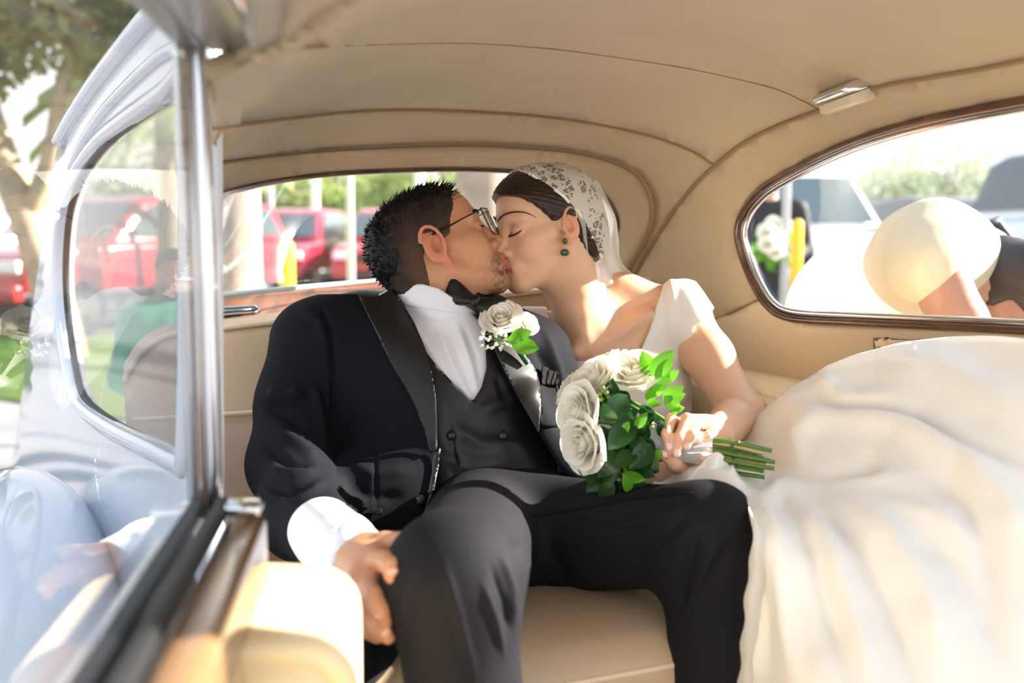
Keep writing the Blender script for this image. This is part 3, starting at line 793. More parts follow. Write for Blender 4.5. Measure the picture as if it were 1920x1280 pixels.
legL = [gp(1000, 1000, 1.66), gp(1326, 1006, 1.40), gp(1333, 1330, 1.38), gp(1325, 1620, 1.40)]
body, V, Q = bodymesh('body', bodyp, [GF(0, 0, .13), armR[0], armR[1], gp(670, 1200, 1.05), armL[1], gp(950, 1000, 1.75), GF(0, .12, 0), GF(0, 0, -.2)], .09, .0023, M_skin_m, groom, 1, .35)
q = GF.local(V); x_, y_, z_ = q[:, 0], q[:, 1], q[:, 2]; inh = (np.abs(x_) < .1) & (z_ > -.14) & (z_ < .14) & (np.abs(y_) < .15)
base = LIN((204, 148, 112)); col = np.tile(base, (len(V), 1)) * (1 + 0.05 * wob(V, 60, 3))[:, None]
ear = sm(np.abs(x_), .070, .080) * inh; col = lerp3(base, LIN((214, 130, 104)), np.zeros(1))[0][None] * (1 - ear[:, None]) * (1 + 0.05 * wob(V, 60, 3))[:, None] + LIN((212, 136, 108))[None] * ear[:, None]
nz = wob(V, 900, 8) * .5 + wob(V, 420, 9) * .5
beard = inh * np.clip(sm(y_, .030, .066) * sm(-z_, .040, .060) * (1 - 0.75 * sm(np.abs(x_), .024, .050)) + .28 * sm(-z_, .055, .085) * sm(y_, -.01, .03), 0, 1)
lip = inh * np.exp(-((z_ + .069) / .0085) ** 4) * sm(y_, .082, .087) * (np.abs(x_) < .019)
beard = beard * (1 - lip) * np.clip(.62 + .7 * nz, 0, 1); col = col * (1 - .80 * beard[:, None]) + LIN((44, 34, 30))[None] * (.80 * beard[:, None])
col = col * (1 - lip[:, None]) + LIN((182, 114, 98))[None] * lip[:, None]
vcol(body, 'tone', np.clip(col, 0, 1))
M_nail = mat('fingernail', (226, 176, 152), .25, coat=.3)
for (a, b, w) in ((gp(735, 1065, 1.068), gp(737, 1079, 1.067), .0070), (gp(710, 1145, 1.069), gp(716, 1158, 1.072), .0068), (gp(719, 1182, 1.079), gp(729, 1191, 1.080), .0066)):
    V_, F_ = tube_data([a.lerp(b, t) for t in (0, .2, .5, .8, 1)], [w * .6, w * .95, w, w * .9, w * .4], 10, flat=1.0); o = mesh_obj('fingernail', V_, F_, M_nail, body)
    md = Vector((0.25, -1, 0)).normalized()
    c = a.lerp(b, .5)
    for v in o.data.vertices:
        p = v.co + Vector(o.location) + Vector(body.location) + Vector(groom.location); h_ = (p - c).dot(md); v.co -= md * h_ * .72
# hair: short faded sides, longer top
def hairline(F, xs, zs, keep_above=True):
    def f(p):
        q = F.local(p); t = np.interp(q[:, 1], xs, zs); return (t - q[:, 2]) * .75 * F.s
    return Prim(f, (0, 0, 0), 1e3, 0, 'i')
hx = [-.13, -.09, -.062, -.045, -.036, -.020, -.008, .002, .008, .020, .026, .036, .048, .058, .090]
hz_ = [-.125, -.115, -.090, -.055, -.012, .014, .020, -.002, -.020, -.012, .016, .032, .044, .070, .12]
fade, V, Q = bodymesh('hair_sides', inflate(cranium(GF, True) + [F_ for F_ in neck[:1]], .0035) + [hairline(GF, hx, hz_)], [GF(x, y, z) for x in (-.1, .1) for y in (-.13, .11) for z in (-.13, .14)], .02, .0026, M_fade, groom, 1, .4, None, lambda V: .0009 * wob(V, 900, 2))
q = GF.local(V); t = np.clip(sm(q[:, 2], -.02, .055) + sm(-q[:, 1], .045, .085) * .9, 0, 1) * .8 + .25 * wob(V, 300, 4) * .5
t2 = np.clip(t, 0, 1); vcol(fade, 'tone', lerp3(LIN((96, 68, 48)), LIN((20, 16, 15)), t2))
tx = [-.14, -.105, -.085, -.06, -.03, 0, .03, .056, .068, .095]; tz = [-.085, -.06, -.010, .024, .040, .046, .052, .060, .080, .13]
topp = [GF.E((0, -.018, .030), (.074, .098, .077), 0), GF.E((0, .020, .054), (.056, .050, .046), .02), GF.E((0, -.062, .000), (.062, .049, .066), .03)] + [hairline(GF, tx, tz)]
top_, V, Q = bodymesh('hair', topp, [GF(x, y, z) for x in (-.1, .1) for y in (-.14, .12) for z in (-.1, .15)], .02, .0028, M_hairm, groom, 1, .3, None, lambda V:   .0022 * wob(V, 190, 5) + .0010 * wob(V, 520, 6))
rg = random.Random(3); N = vnormals(V, Q); VV = []; FF = []; qq = GF.local(V); idx = np.nonzero((qq[:, 2] > .050) | (qq[:, 1] < -.085))[0]
for i in rg.sample(list(idx), 1500):
    p = Vector(V[i]); n = Vector(N[i]); dr = (n * .75 + GF.f * (.75 if qq[i, 2] > .08 else -.2) + GF.u * .15 + Vector((rg.gauss(0, .28), rg.gauss(0, .28), rg.gauss(0, .28)))).normalized()
    ln_ = rg.uniform(.006, .014) * (1.35 if qq[i, 1] > .045 else 1.0); s_ = dr.orthogonal().normalized() * .0011; b_ = dr.cross(s_)
    k0 = len(VV); mid = p + dr * ln_ * .55 + GF.f * .002; tip = p + dr * ln_ + GF.f * .004
    for c_, w_ in ((p - n * .002, 1), (mid, .7)): VV += [tuple(c_ + s_ * w_), tuple(c_ - s_ * .5 * w_ + b_ * .87 * w_), tuple(c_ - s_ * .5 * w_ - b_ * .87 * w_)]
    VV.append(tuple(tip)); FF += [(k0 + a, k0 + (a + 1) % 3, k0 + 3 + (a + 1) % 3, k0 + 3 + a) for a in range(3)] + [(k0 + 3 + a, k0 + 3 + (a + 1) % 3, k0 + 6) for a in range(3)]
o = mesh_obj('hair_strands', VV, FF, M_hairm, top_); o['kind'] = 'stuff'
# closed eye and brow on the near side
for s_ in (1, -1):
    tube('eyebrow', [GF(s_ * x, y, z) for x, y, z in ((.014, .0885, .021), (.024, .0865, .0265), (.036, .080, .0265), (.046, .070, .022))], [.0016, .0026, .0024, .0010], M_hairm, body, 6)
    tube('eyelashes', [GF(s_ * x, y, z) for x, y, z in ((.019, .079, -.001), (.026, .0842, -.0045), (.034, .0838, -.0045), (.043, .0765, -.001))], [.0006, .0011, .0011, .0006], M_hairm, body, 5)

# shirt, vest, jacket, trousers: layers over the same torso
front = lambda Yc: (lambda p: p[:, 1] < Yc)
tors_pts = [gp(480, 560, 1.80), gp(1120, 700, 1.86), gp(900, 1080, 1.6), gp(780, 540, 1.95), gp(900, 900, 1.55)]
shirt, V, Q = bodymesh('shirt', inflate(torso(), .001) + [rc(GF(0, -.034, -.085), NBg, .070, .084, .02), rc(NBg, gp(872, 640, 1.79), .077, .062, .03)] + [poly_clip([(733, 541), (748, 534), (790, 533), (822, 541), (870, 575), (912, 612), (1000, 620), (1000, 900), (700, 900), (690, 560)])], tors_pts, .12, .003, M_shirt, groom, 1, .4,
    [([(770, 600), (800, 650), (850, 720)], 7, .004), ([(820, 610), (850, 690), (880, 745)], 6, .005), ([(838, 600), (868, 690), (888, 740)], 5, -.004), ([(855, 605), (880, 680), (893, 730)], 6, .006), ([(870, 610), (893, 670), (900, 720)], 4, -.003), ([(790, 590), (830, 600), (850, 590)], 6, .003)])
collar = []
cf, V, Q = bodymesh('collar', [rc(GF(0, -.030, -.075), NBg + Vector((0, 0, -.01)), .078, .097, 0), poly_clip([(729, 548), (737, 538), (760, 533), (792, 532), (822, 540), (846, 556), (886, 580), (915, 605), (905, 622), (880, 606), (850, 588), (822, 582), (790, 578), (760, 572)])], [gp(680, 500, 1.7), gp(950, 650, 1.95)], .05, .0020, M_shirt, shirt, 3, .5)
vestp = inflate(torso(), .010)
vest_open = [(725, 520), (750, 585), (786, 642), (815, 680), (850, 718), (887, 752), (903, 725), (912, 690), (910, 650), (905, 600), (890, 540)]
vest, V, Q = bodymesh('vest', vestp + [poly_clip(vest_open, False, front(1.86)), poly_clip([(600, 500), (1100, 500), (1100, 940), (1000, 955), (930, 985), (870, 1010), (800, 1010), (700, 1010)])], tors_pts, .12, .003, M_vest, groom, 1, .4,
    [([(850, 800), (900, 830), (980, 835)], 14, .005), ([(820, 850), (880, 880), (960, 870)], 12, -.004), ([(900, 770), (950, 750), (985, 740)], 12, .004), ([(860, 960), (930, 930), (1020, 920)], 12, .004), ([(840, 770), (850, 850), (870, 960)], 5, -.004), ([(930, 700), (950, 760)], 10, -.003)])
jopen = [(735, 520), (737, 545), (752, 562), (778, 606), (803, 668), (818, 745), (821, 840), (806, 920), (782, 1006), (800, 1060), (980, 1060), (1170, 985), (1152, 956), (1105, 928), (1048, 876), (1010, 812), (978, 758), (945, 700), (925, 655), (908, 608), (890, 540)]
slv = [armR[0], gp(562, 760, 1.74), armR[1], gp(568, 965, 1.50), gp(618, 1012, 1.365)]
jack = inflate(torso(), .021) + [rc(NBg, GF(0, -.045, -.115), .092, .084, .03), chain(slv, [.076, .068, .064, .060, .053], .03, .05), chain(armL, [.070, .060, .05], .03, .04),
        ell(gp(700, 990, 1.66), (.10, .11, .13), .06, tilt), ell(gp(760, 960, 1.68), (.12, .11, .12), .05, tilt), ell(gp(1085, 900, 1.76), (.06, .07, .11), .05), chain([gp(985, 760, 1.70), gp(1040, 860, 1.68), gp(1100, 930, 1.64), gp(1140, 955, 1.63)], [.03, .035, .035, .025], .03, .02)]
jack += [poly_clip(jopen, False, front(1.88)), poly_clip([(660, 440), (672, 557), (690, 563), (715, 556), (736, 543), (775, 440)], False), poly_clip([(300, 556), (560, 552), (700, 550), (740, 520), (900, 520), (960, 560), (1080, 600), (1180, 940), (1190, 985), (1160, 985), (960, 1100), (720, 1100), (690, 1012), (654, 985), (580, 1062), (545, 1105), (300, 1100)])]
JF = [([(618, 600), (624, 700), (628, 800), (632, 880)], 5, -.006), ([(604, 575), (616, 620), (620, 680)], 5, -.005), ([(500, 735), (535, 748), (570, 735)], 11, .010), ([(495, 762), (530, 775), (575, 800)], 10, -.008), ([(515, 800), (560, 830), (600, 870)], 12, .006), ([(490, 830), (540, 870), (590, 880)], 9, -.006), ([(500, 880), (550, 890), (600, 880)], 10, .007), ([(490, 905), (540, 925), (590, 915)], 8, -.006), ([(520, 950), (560, 940), (610, 900)], 9, .006), ([(545, 985), (580, 970), (620, 940)], 7, -.004), ([(590, 720), (600, 780), (612, 850)], 9, .006),
      ([(560, 575), (600, 600), (612, 640)], 10, .004), ([(700, 780), (703, 860), (706, 950)], 3, -.002), ([(1000, 640), (1030, 700), (1050, 780)], 9, -.006), ([(1020, 620), (1045, 690), (1060, 760)], 8, .006), ([(640, 900), (690, 930), (760, 930)], 14, -.004), ([(650, 860), (700, 890), (780, 880)], 12, .003)]
jpts = np.array([list(p) for p in (gp(470, 550, 1.80), armR[1], gp(600, 1060, 1.36), gp(1150, 985, 1.70), gp(800, 500, 1.95), gp(700, 1100, 1.5))]); jlo, jhi = jpts.min(0) - .1, jpts.max(0) + .1
JF = [(a, b, c * 1.4) for a, b, c in JF]
jacket, V, Q = bodymesh('jacket', jack, [gp(470, 550, 1.80), armR[1], gp(600, 1060, 1.36), gp(1150, 985, 1.70), gp(800, 500, 1.95), gp(700, 1100, 1.5), gp(900, 900, 1.5)], .10, .0032, M_suit, groom, 1, .4, JF)
V0, Q0 = sdf_mesh(jack[:-3], jlo, jhi, .006); jb = BVHTree.FromPolygons([Vector(v) for v in V0], [tuple(q) for q in Q0]); jf = bvh_of(jacket); vb = bvh_of(vest); sb = bvh_of(shirt)
lapR = cm([(672, 556), (700, 562), (726, 551), (738, 542)], 4) + cm([(754, 566), (778, 608), (802, 668), (817, 745), (820, 842)], 4) + cm([(806, 850), (795, 805), (770, 742), (735, 682), (704, 620), (684, 580)], 4)
patch('lapel', lapR, on_two(jf, jb, .008), M_satin, jacket, 7, thick=.004)
lapL = cm([(908, 606), (926, 655), (946, 700), (979, 758), (1010, 812)], 4) + cm([(1012, 770), (1006, 712), (992, 680), (960, 645), (930, 612)], 4)
patch('lapel', lapL, on_two(jf, jb, .008), M_satin, jacket, 7, thick=.004)
patch('front_facing', [(806, 920), (814, 870), (821, 838), (826, 842), (822, 875), (812, 925), (790, 995), (782, 1004)], on_two(jf, jb, .006), M_satin, jacket, 6, thick=.003)
patch('breast_pocket', [(1008, 722), (1044, 718), (1050, 742), (1054, 800), (1014, 800)], on_two(jf, jb, .005), M_suit, jacket, 7, thick=.003)
patch('pocket_flap', [(640, 950), (716, 954), (717, 964), (640, 961)], on_two(jf, jb, .005), M_suit, jacket, 5, thick=.003)
patch('lining', [(1042, 880), (1062, 893), (1100, 925), (1118, 953), (1100, 948), (1070, 925), (1045, 898)], on_bvh(vb, .012, 1.66), mat('navy_lining', (20, 24, 74), .35, sheen=.2), jacket, 6, thick=.003)
M_btn = mat('satin_button', (26, 26, 30), .35, spec=.6)
def button(px, py, bv, r_, parent, label=None):
    c = on_bvh(bv, .003, 1.68)(px, py); d = ray(px, py).normalized(); s = Vector((1, 0, 0)); s = (s - d * s.dot(d)).normalized(); u = d.cross(s); V_ = []; F_ = []
    for j, (rr, hh) in enumerate(((1, -.004), (1, .0), (.85, .003), (.5, .0048), (.05, .0055))):
        for i in range(14): a = 2 * math.pi * i / 14; V_.append(tuple(c + (s * math.cos(a) + u * math.sin(a)) * r_ * rr - d * hh))
    for j in range(4):
        for i in range(14): i2 = (i + 1) % 14; F_.append((j * 14 + i, j * 14 + i2, (j + 1) * 14 + i2, (j + 1) * 14 + i))
    mesh_obj('button', V_, F_, M_btn, parent)
for px, py in ((848, 816), (943, 818), (866, 912), (968, 903)): button(px, py, vb, .0085, vest)
button(788, 938, jb, .009, jacket)
# white cuff
cuffp = [chain([gp(606, 998, 1.38), gp(640, 1030, 1.27), gp(672, 1056, 1.205)], [.050, .0475, .045], 0, .01, 'u', ((0.3, -1, 0.2), .9)), rc(gp(678, 1062, 1.19), gp(700, 1080, 1.13), .034, .034, .003, 's')]
cuff, V, Q = bodymesh('cuff', cuffp, [gp(560, 960, 1.4), gp(720, 1140, 1.15)], .05, .0026, M_shirt, shirt, 1, .4, [([(600, 1010), (640, 1000), (660, 985)], 8, .004), ([(595, 1030), (640, 1040), (690, 1020)], 6, -.003), ([(610, 1060), (640, 1060), (660, 1040)], 7, .003), ([(620, 1080), (650, 1090)], 6, -.003)])
patch('cufflink', [(641, 1095), (648, 1099), (652, 1108), (648, 1116), (643, 1108)], on_bvh(bvh_of(cuff), .004, 1.2), M_btn, cuff, 4, thick=.003)
# trousers
trp = [ell(gp(930, 1000, 1.70), (.17, .125, .125), 0, tilt), chain(legR, [.098, .072, .066, .060], .05, .045), chain(legL, [.100, .070, .054, .050], .05, .05), ell(gp(700, 1190, 1.38), (.055, .16, .085), .04)]
TF = [([(1290, 960), (1240, 1010), (1180, 1060)], 12, -.007), ([(1310, 990), (1290, 1060), (1275, 1130)], 11, -.008), ([(1345, 1010), (1310, 1090), (1285, 1160)], 9, .007), ([(1380, 1010), (1330, 1080), (1300, 1130)], 9, -.006), ([(1130, 1000), (1200, 975), (1280, 955)], 10, .004), ([(1020, 1010), (1060, 1090), (1100, 1160)], 16, -.005), ([(960, 1010), (985, 1060), (1010, 1130)], 14, .006), ([(940, 1040), (960, 1100), (965, 1170)], 7, .005), ([(920, 1060), (945, 1130), (955, 1190)], 6, -.004), ([(905, 1090), (930, 1160), (945, 1230)], 6, .004), ([(800, 1060), (770, 1110), (760, 1180)], 10, .004), ([(830, 1050), (860, 1150), (890, 1270)], 8, .003), ([(1040, 960), (1120, 985), (1200, 1000)], 9, -.004)]
trouser, V, Q = bodymesh('trousers', trp, [gp(640, 1100, 1.4), legR[1], legR[3], legL[1], legL[3], gp(930, 960, 1.85), gp(1420, 920, 1.4)], .10, .0034, M_trouser, groom, 1, .4, TF)
tb = bvh_of(trouser)
tube('side_seam', [on_bvh(tb, .0005, 1.4)(x, y) for x, y in cm([(1000, 968), (1100, 952), (1200, 934), (1300, 924)])], .0012, M_suit, trouser, 5)
# pocket square: folded black satin leaves
ps = thing('pocket_square', 'black satin pocket square folded in the breast pocket', 'pocket square')
for k, (a, b, c) in enumerate((((1011, 722), (1014, 687), (1024, 690)), ((1019, 722), (1024, 694), (1032, 696)), ((1026, 722), (1033, 698), (1042, 692)), ((1032, 721), (1042, 694), (1045, 716)))):
    patch('fold', [a, b, c, (c[0] + 3, c[1] + 14), (a[0] + 12, 722)], on_two(jf, jb, .008 + .002 * k), mat('matte_black_silk', (22, 21, 24), .85, spec=.15), ps, 5, thick=.003)
# bow tie
bow = thing('bow_tie', 'black satin bow tie worn slanted at the collar', 'bow tie')
bc = on_bvh(bvh_of(cf), .020, 1.70)(880, 577); dx = (P(905, 588, bc.y) - P(850, 566, bc.y)).normalized(); dn = -ray(880, 577).normalized(); dn = (dn - dx * dn.dot(dx)).normalized(); dv = dx.cross(dn)
def wing(sg, Lw, hs, tw):
    V_ = []; F_ = []; n = 9; m_ = 12
    for i in range(n):
        t = i / (n - 1); h_ = np.interp(t, [0, .25, .7, 1], hs); d_ = np.interp(t, [0, .3, .8, 1], [.007, .011, .008, .005])
        for k in range(m_):
            a = 2 * math.pi * k / m_; w_ = math.cos(a) * h_; dd = math.sin(a) * d_ + .004 * math.sin(3.2 * w_ / .02) * (1 - t * .5)
            p = bc + dx * (sg * Lw * t) + dv * (w_ + tw * t * t) + dn * dd
            V_.append(tuple(p + dx * sg * .006 * t * abs(math.cos(a))))
    for i in range(n - 1):
        for k in range(m_): k2 = (k + 1) % m_; F_.append((i * m_ + k, i * m_ + k2, (i + 1) * m_ + k2, (i + 1) * m_ + k))
    F_.append(tuple(range(m_ - 1, -1, -1))); F_.append(tuple((n - 1) * m_ + k for k in range(m_)))
    o = mesh_obj('wing', V_, F_, M_satin, bow); bm = bmesh.new(); bm.from_mesh(o.data); bmesh.ops.recalc_face_normals(bm, faces=bm.faces); bm.to_mesh(o.data); bm.free(); return o
wing(-1, .048, [.008, .013, .023, .026], .002); wing(1, .044, [.008, .013, .022, .025], .0)
V_, F_ = ball_data((0, 0, 0), (.010, .012, .013), 14, 10); o = mesh_obj('knot', [tuple(bc + dx * a + dv * b + dn * (c + .004)) for a, c, b in V_], F_, M_satin, bow)
# glasses
gl = thing('eyeglasses', 'thin black rectangular glasses worn by the man', 'glasses')
M_frame = mat('black_glasses_metal', (24, 24, 26), .3, metal=.4)
for s_ in (-1, 1):
    x0, x1, zt, zb, yy = .008, .060, .022, -.026, .106
    ring_ = [(x0, yy, zt - .004), (x0 + .006, yy, zt), (x1 - .004, yy - .016, zt), (x1, yy - .018, zt - .004), (x1 - .003, yy - .018, zb + .006), (x1 - .010, yy - .014, zb), (x0 + .008, yy - .002, zb), (x0 + .001, yy, zb + .008)]
    pts = [GF(s_ * a, b, c) for a, b, c in ring_]
    rim_ = tube('rim', catmull(pts, 4, True), .0012, M_frame, gl, 6, closed=True)
    mesh_obj('lens', [tuple(p) for p in pts], [tuple(range(len(pts)))], M_glass, gl, False)
    tube('temple', [GF(s_ * a, b, c) for a, b, c in ((x1, yy - .018, zt - .003), (x1 + .010, yy - .020, zt - .003), (.074, .060, .018), (.079, .020, .015), (.081, -.008, .014), (.080, -.024, .004))], [.0013, .0014, .0013, .0018, .0022, .0018], M_frame, gl, 6)
tube('bridge', [GF(-.008, .106, .016), GF(0, .109, .019), GF(.008, .106, .016)], .0012, M_frame, gl, 6)
# ------------------------------------------------------------------ the bride
M_gown = mat('ivory_satin', (252, 250, 244), 0.40, spec=0.45, bump=0.03, bscale=900, trans=0.18)
M_hairf = mat('dark_brown_hair', (40, 26, 19), 0.38, spec=0.45, noise=0.35, nscale=60)
M_tulle = mat('white_tulle', (244, 242, 236), 0.8, trans=0.5)
def lace_mat(name, rgb):
    m = mat(name, rgb, 0.75, trans=0.25); n = m.node_tree.nodes; l = m.node_tree.links; out = n['Material Output']; src = out.inputs[0].links[0].from_socket
    t = n.new('ShaderNodeTexCoord'); v1 = n.new('ShaderNodeTexVoronoi'); v1.feature = 'DISTANCE_TO_EDGE'; v1.inputs['Scale'].default_value = 260
    v2 = n.new('ShaderNodeTexVoronoi'); v2.feature = 'DISTANCE_TO_EDGE'; v2.inputs['Scale'].default_value = 62
    n3 = n.new('ShaderNodeTexNoise'); n3.inputs['Scale'].default_value = 42; n3.inputs['Detail'].default_value = 2
    def lt(sock, th):
        q = n.new('ShaderNodeMath'); q.operation = 'LESS_THAN'; q.inputs[1].default_value = th; l.new(sock, q.inputs[0]); return q.outputs[0]
    def mx(a, b):
        q = n.new('ShaderNodeMath'); q.operation = 'MAXIMUM'; l.new(a, q.inputs[0]); l.new(b, q.inputs[1]); return q.outputs[0]
    for v in (v1, v2, n3): l.new(t.outputs['Object'], v.inputs['Vector'])
    g = n.new('ShaderNodeMath'); g.operation = 'GREATER_THAN'; g.inputs[1].default_value = 0.515; l.new(n3.outputs['Fac'], g.inputs[0])
    o_ = mx(mx(lt(v1.outputs['Distance'], .060), lt(v2.outputs['Distance'], .085)), g.outputs[0])
    sc_ = n.new('ShaderNodeMath'); sc_.operation = 'MULTIPLY_ADD'; sc_.inputs[1].default_value = .80; sc_.inputs[2].default_value = .12; l.new(o_, sc_.inputs[0])
    tr = n.new('ShaderNodeBsdfTransparent'); ms = n.new('ShaderNodeMixShader'); l.new(sc_.outputs[0], ms.inputs[0]); l.new(tr.outputs[0], ms.inputs[1]); l.new(src, ms.inputs[2]); l.new(ms.outputs[0], out.inputs[0]); return m
def sheer(m, a):
    n = m.node_tree.nodes; l = m.node_tree.links; out = n['Material Output']; src = out.inputs[0].links[0].from_socket
    tr = n.new('ShaderNodeBsdfTransparent'); ms = n.new('ShaderNodeMixShader'); ms.inputs[0].default_value = a; l.new(tr.outputs[0], ms.inputs[1]); l.new(src, ms.inputs[2]); l.new(ms.outputs[0], out.inputs[0]); return m
M_lace = lace_mat('ivory_lace', (240, 234, 220)); sheer(M_tulle, .82)
ps_, pp_ = R(30), R(-8)
BF = Frame(P(1017, 424, 1.875), (-math.cos(ps_) * math.cos(pp_), -math.sin(ps_) * math.cos(pp_), math.sin(pp_)), R(-3), 1.0)
bride = thing('person', 'woman in ivory satin wedding gown and lace veil cap leaning in for a kiss', 'person', tuple(P(1230, 1000, 1.9)))
NB = P(1108, 640, 1.945); SL = P(1280, 582, 1.965); SR = P(988, 628, 1.965)
EL = P(1394, 782, 1.80); WL = P(1338, 814, 1.585)
ER = P(1130, 900, 1.80); WR_ = P(1262, 888, 1.565)
def btorso():
    return [rc(NB + Vector((0, .03, .0)), SL, .060, .050, 0.0), rc(NB + Vector((0, .03, 0)), SR, .058, .050, .03),
            ell(P(1150, 700, 1.975), (.140, .085, .125), .05), ell(P(1112, 752, 1.925), (.062, .060, .062), .045), ell(P(1222, 735, 1.935), (.062, .060, .062), .045),
            ell(P(1190, 850, 1.96), (.112, .085, .13), .06), ell(P(1215, 985, 1.90), (.155, .12, .13), .06)]
bneck = [rc(BF(0, -.030, -.045), BF(0, -.036, -.085), .050, .049, .03), rc(BF(0, -.036, -.085), NB, .049, .052, .03), rc(NB, P(1165, 555, 1.99), .040, .038, .05), rc(P(1165, 555, 1.99), SL, .034, .044, .05)]
neckL = [chain([BF(.035, -.010, -.062), P(1085, 585, 1.885), P(1098, 648, 1.885)], [.011, .011, .008], .022, .01), rc(P(1105, 652, 1.888), P(1215, 590, 1.915), .011, .010, .022), rc(P(1078, 660, 1.880), P(1040, 655, 1.90), .010, .009, .022)]
bhand = [chain([WL, P(1326, 806, 1.565), P(1300, 800, 1.552)], [.024, .022, .018], .02, .01, 'u', ((.1, -.6, .8), .75)),
         chain([WL, P(1300, 808, 1.56), P(1282, 800, 1.55)], [.022, .020, .016], .02, .01, 'u', ((.1, -.6, .8), .75))]
fing = [([P(1277, 800, 1.548), P(1258, 786, 1.512), P(1250, 813, 1.488), P(1255, 837, 1.486)], [.0098, .0092, .0082, .0066]),
        ([P(1297, 800, 1.548), P(1288, 785, 1.505), P(1274, 820, 1.480), P(1269, 850, 1.480)], [.0098, .0092, .0082, .0064]),
        ([P(1314, 803, 1.552), P(1308, 790, 1.510), P(1297, 815, 1.484), P(1288, 836, 1.484)], [.0096, .0088, .0080, .0062]),
        ([P(1331, 808, 1.556), P(1337, 808, 1.522), P(1323, 819, 1.498), P(1306, 825, 1.490)], [.0086, .0078, .0070, .0056])]
bhand += [chain(a, b, .006, .003) for a, b in fing]
rhand = [chain([WR_, P(1290, 876, 1.545), P(1312, 866, 1.545)], [.021, .022, .018], .02, .01, 'u', ((0, -1, .4), .8)), chain([P(1286, 878, 1.535), P(1264, 868, 1.505), P(1247, 852, 1.492)], [.0125, .0120, .0092], .010, .004),
         chain([P(1312, 868, 1.54), P(1330, 858, 1.50), P(1325, 846, 1.492)], [.0095, .009, .007], .006, .003), chain([P(1302, 876, 1.54), P(1322, 868, 1.50), P(1318, 858, 1.488)], [.0095, .009, .007], .006, .003)]
barm = [chain([SL + Vector((0, 0, -.012)), SL.lerp(EL, .45), EL], [.050, .045, .038], .03, .02), chain([EL, EL.lerp(WL, .35), WL], [.041, .039, .024], .03, .015),
        chain([SR, SR.lerp(ER, .5), ER], [.048, .042, .036], .03, .02), chain([ER, ER.lerp(WR_, .4), WR_], [.038, .036, .0225], .03, .015)]
bp = head_prims(BF, False, .003) + bneck + inflate(btorso(), -.003) + neckL + barm + bhand + rhand
bbody, V, Q = bodymesh('body', bp, [BF(0, 0, .13), BF(-.09, .1, -.1), SR, SL, EL, WL, P(1245, 840, 1.47), P(1210, 990, 1.95), P(1200, 930, 1.8)], .075, .0022, M_skin_f, bride, 1, .35)
q = BF.local(V); x_, y_, z_ = q[:, 0], q[:, 1], q[:, 2]; inh = ((np.abs(x_) < .1) & (z_ > -.13) & (z_ < .14) & (np.abs(y_) < .14)).astype(float)
base = LIN((228, 184, 152)); col = base[None] * (1 + .035 * wob(V, 50, 3))[:, None]
lp_ = inh * np.exp(-((z_ + .0690) / .0088) ** 4) * sm(y_, .0805, .0855) * sm(-np.abs(x_), -.0215, -.0165)
bl = inh * .35 * np.exp(-(((np.abs(x_) - .042) / .02) ** 2 + ((z_ + .028) / .018) ** 2)) * (y_ > .02)
sh_ = inh * .45 * np.exp(-(((np.abs(x_) - .031) / .014) ** 2 + ((z_ - .009) / .007) ** 2)) * (y_ > .05)
def mixc(c, a, rgb): return c * (1 - a[:, None]) + LIN(rgb)[None] * a[:, None]
col = mixc(col, bl, (220, 140, 116)); col = mixc(col, sh_, (176, 122, 92)); col = mixc(col, .92 * lp_, (188, 98, 100))
hd_ = np.minimum(np.linalg.norm(V - np.array(P(1290, 820, 1.52)), axis=1), 1); col = mixc(col, .25 * sm(-hd_, -.09, -.05), (224, 150, 136))
ear = inh * sm(np.abs(x_), .068, .078) * .5; col = mixc(col, ear, (222, 140, 116))
rgf = np.random.RandomState(2)
for i in range(70):       # freckles on the chest
    px, py = rgf.uniform(1045, 1240), rgf.uniform(590, 690); pxx, pyy, _ = proj_np(V); 
    if i == 0: PX, PY = pxx, pyy
    m_ = np.exp(-(((PX - px) ** 2 + (PY - py) ** 2) / (1.6 if i else 2.6) ** 2)) * (V[:, 1] < 1.97); col = mixc(col, .22 * m_, (150, 92, 70))
vcol(bbody, 'tone', np.clip(col, 0, 1))
M_nailf = mat('pink_nail', (236, 190, 186), .12, coat=.6)
for (pts_, _), (ax, ay) in zip(fing, ((0, 0), (0, 0), (0, 0), (0, 0))):
    a, b = pts_[2].lerp(pts_[3], .62), pts_[3] + (pts_[3] - pts_[2]).normalized() * .006; md = -ray(1280, 830).normalized(); off = md * .0058
    V_, F_ = tube_data([a.lerp(b, t) + off for t in (0, .15, .5, .85, 1)], [.0026, .0046, .0052, .0046, .002], 10); c = a.lerp(b, .5) + off
    V_ = [tuple(Vector(v) - md * ((Vector(v) - c).dot(md) * .65)) for v in V_]; mesh_obj('fingernail', V_, F_, M_nailf, bbody)
V_, F_ = tube_data([P(1252, 858, 1.486), P(1245, 851, 1.481), P(1240, 845, 1.482)], [.003, .0055, .003], 10); mesh_obj('fingernail', V_, F_, M_nailf, bbody)
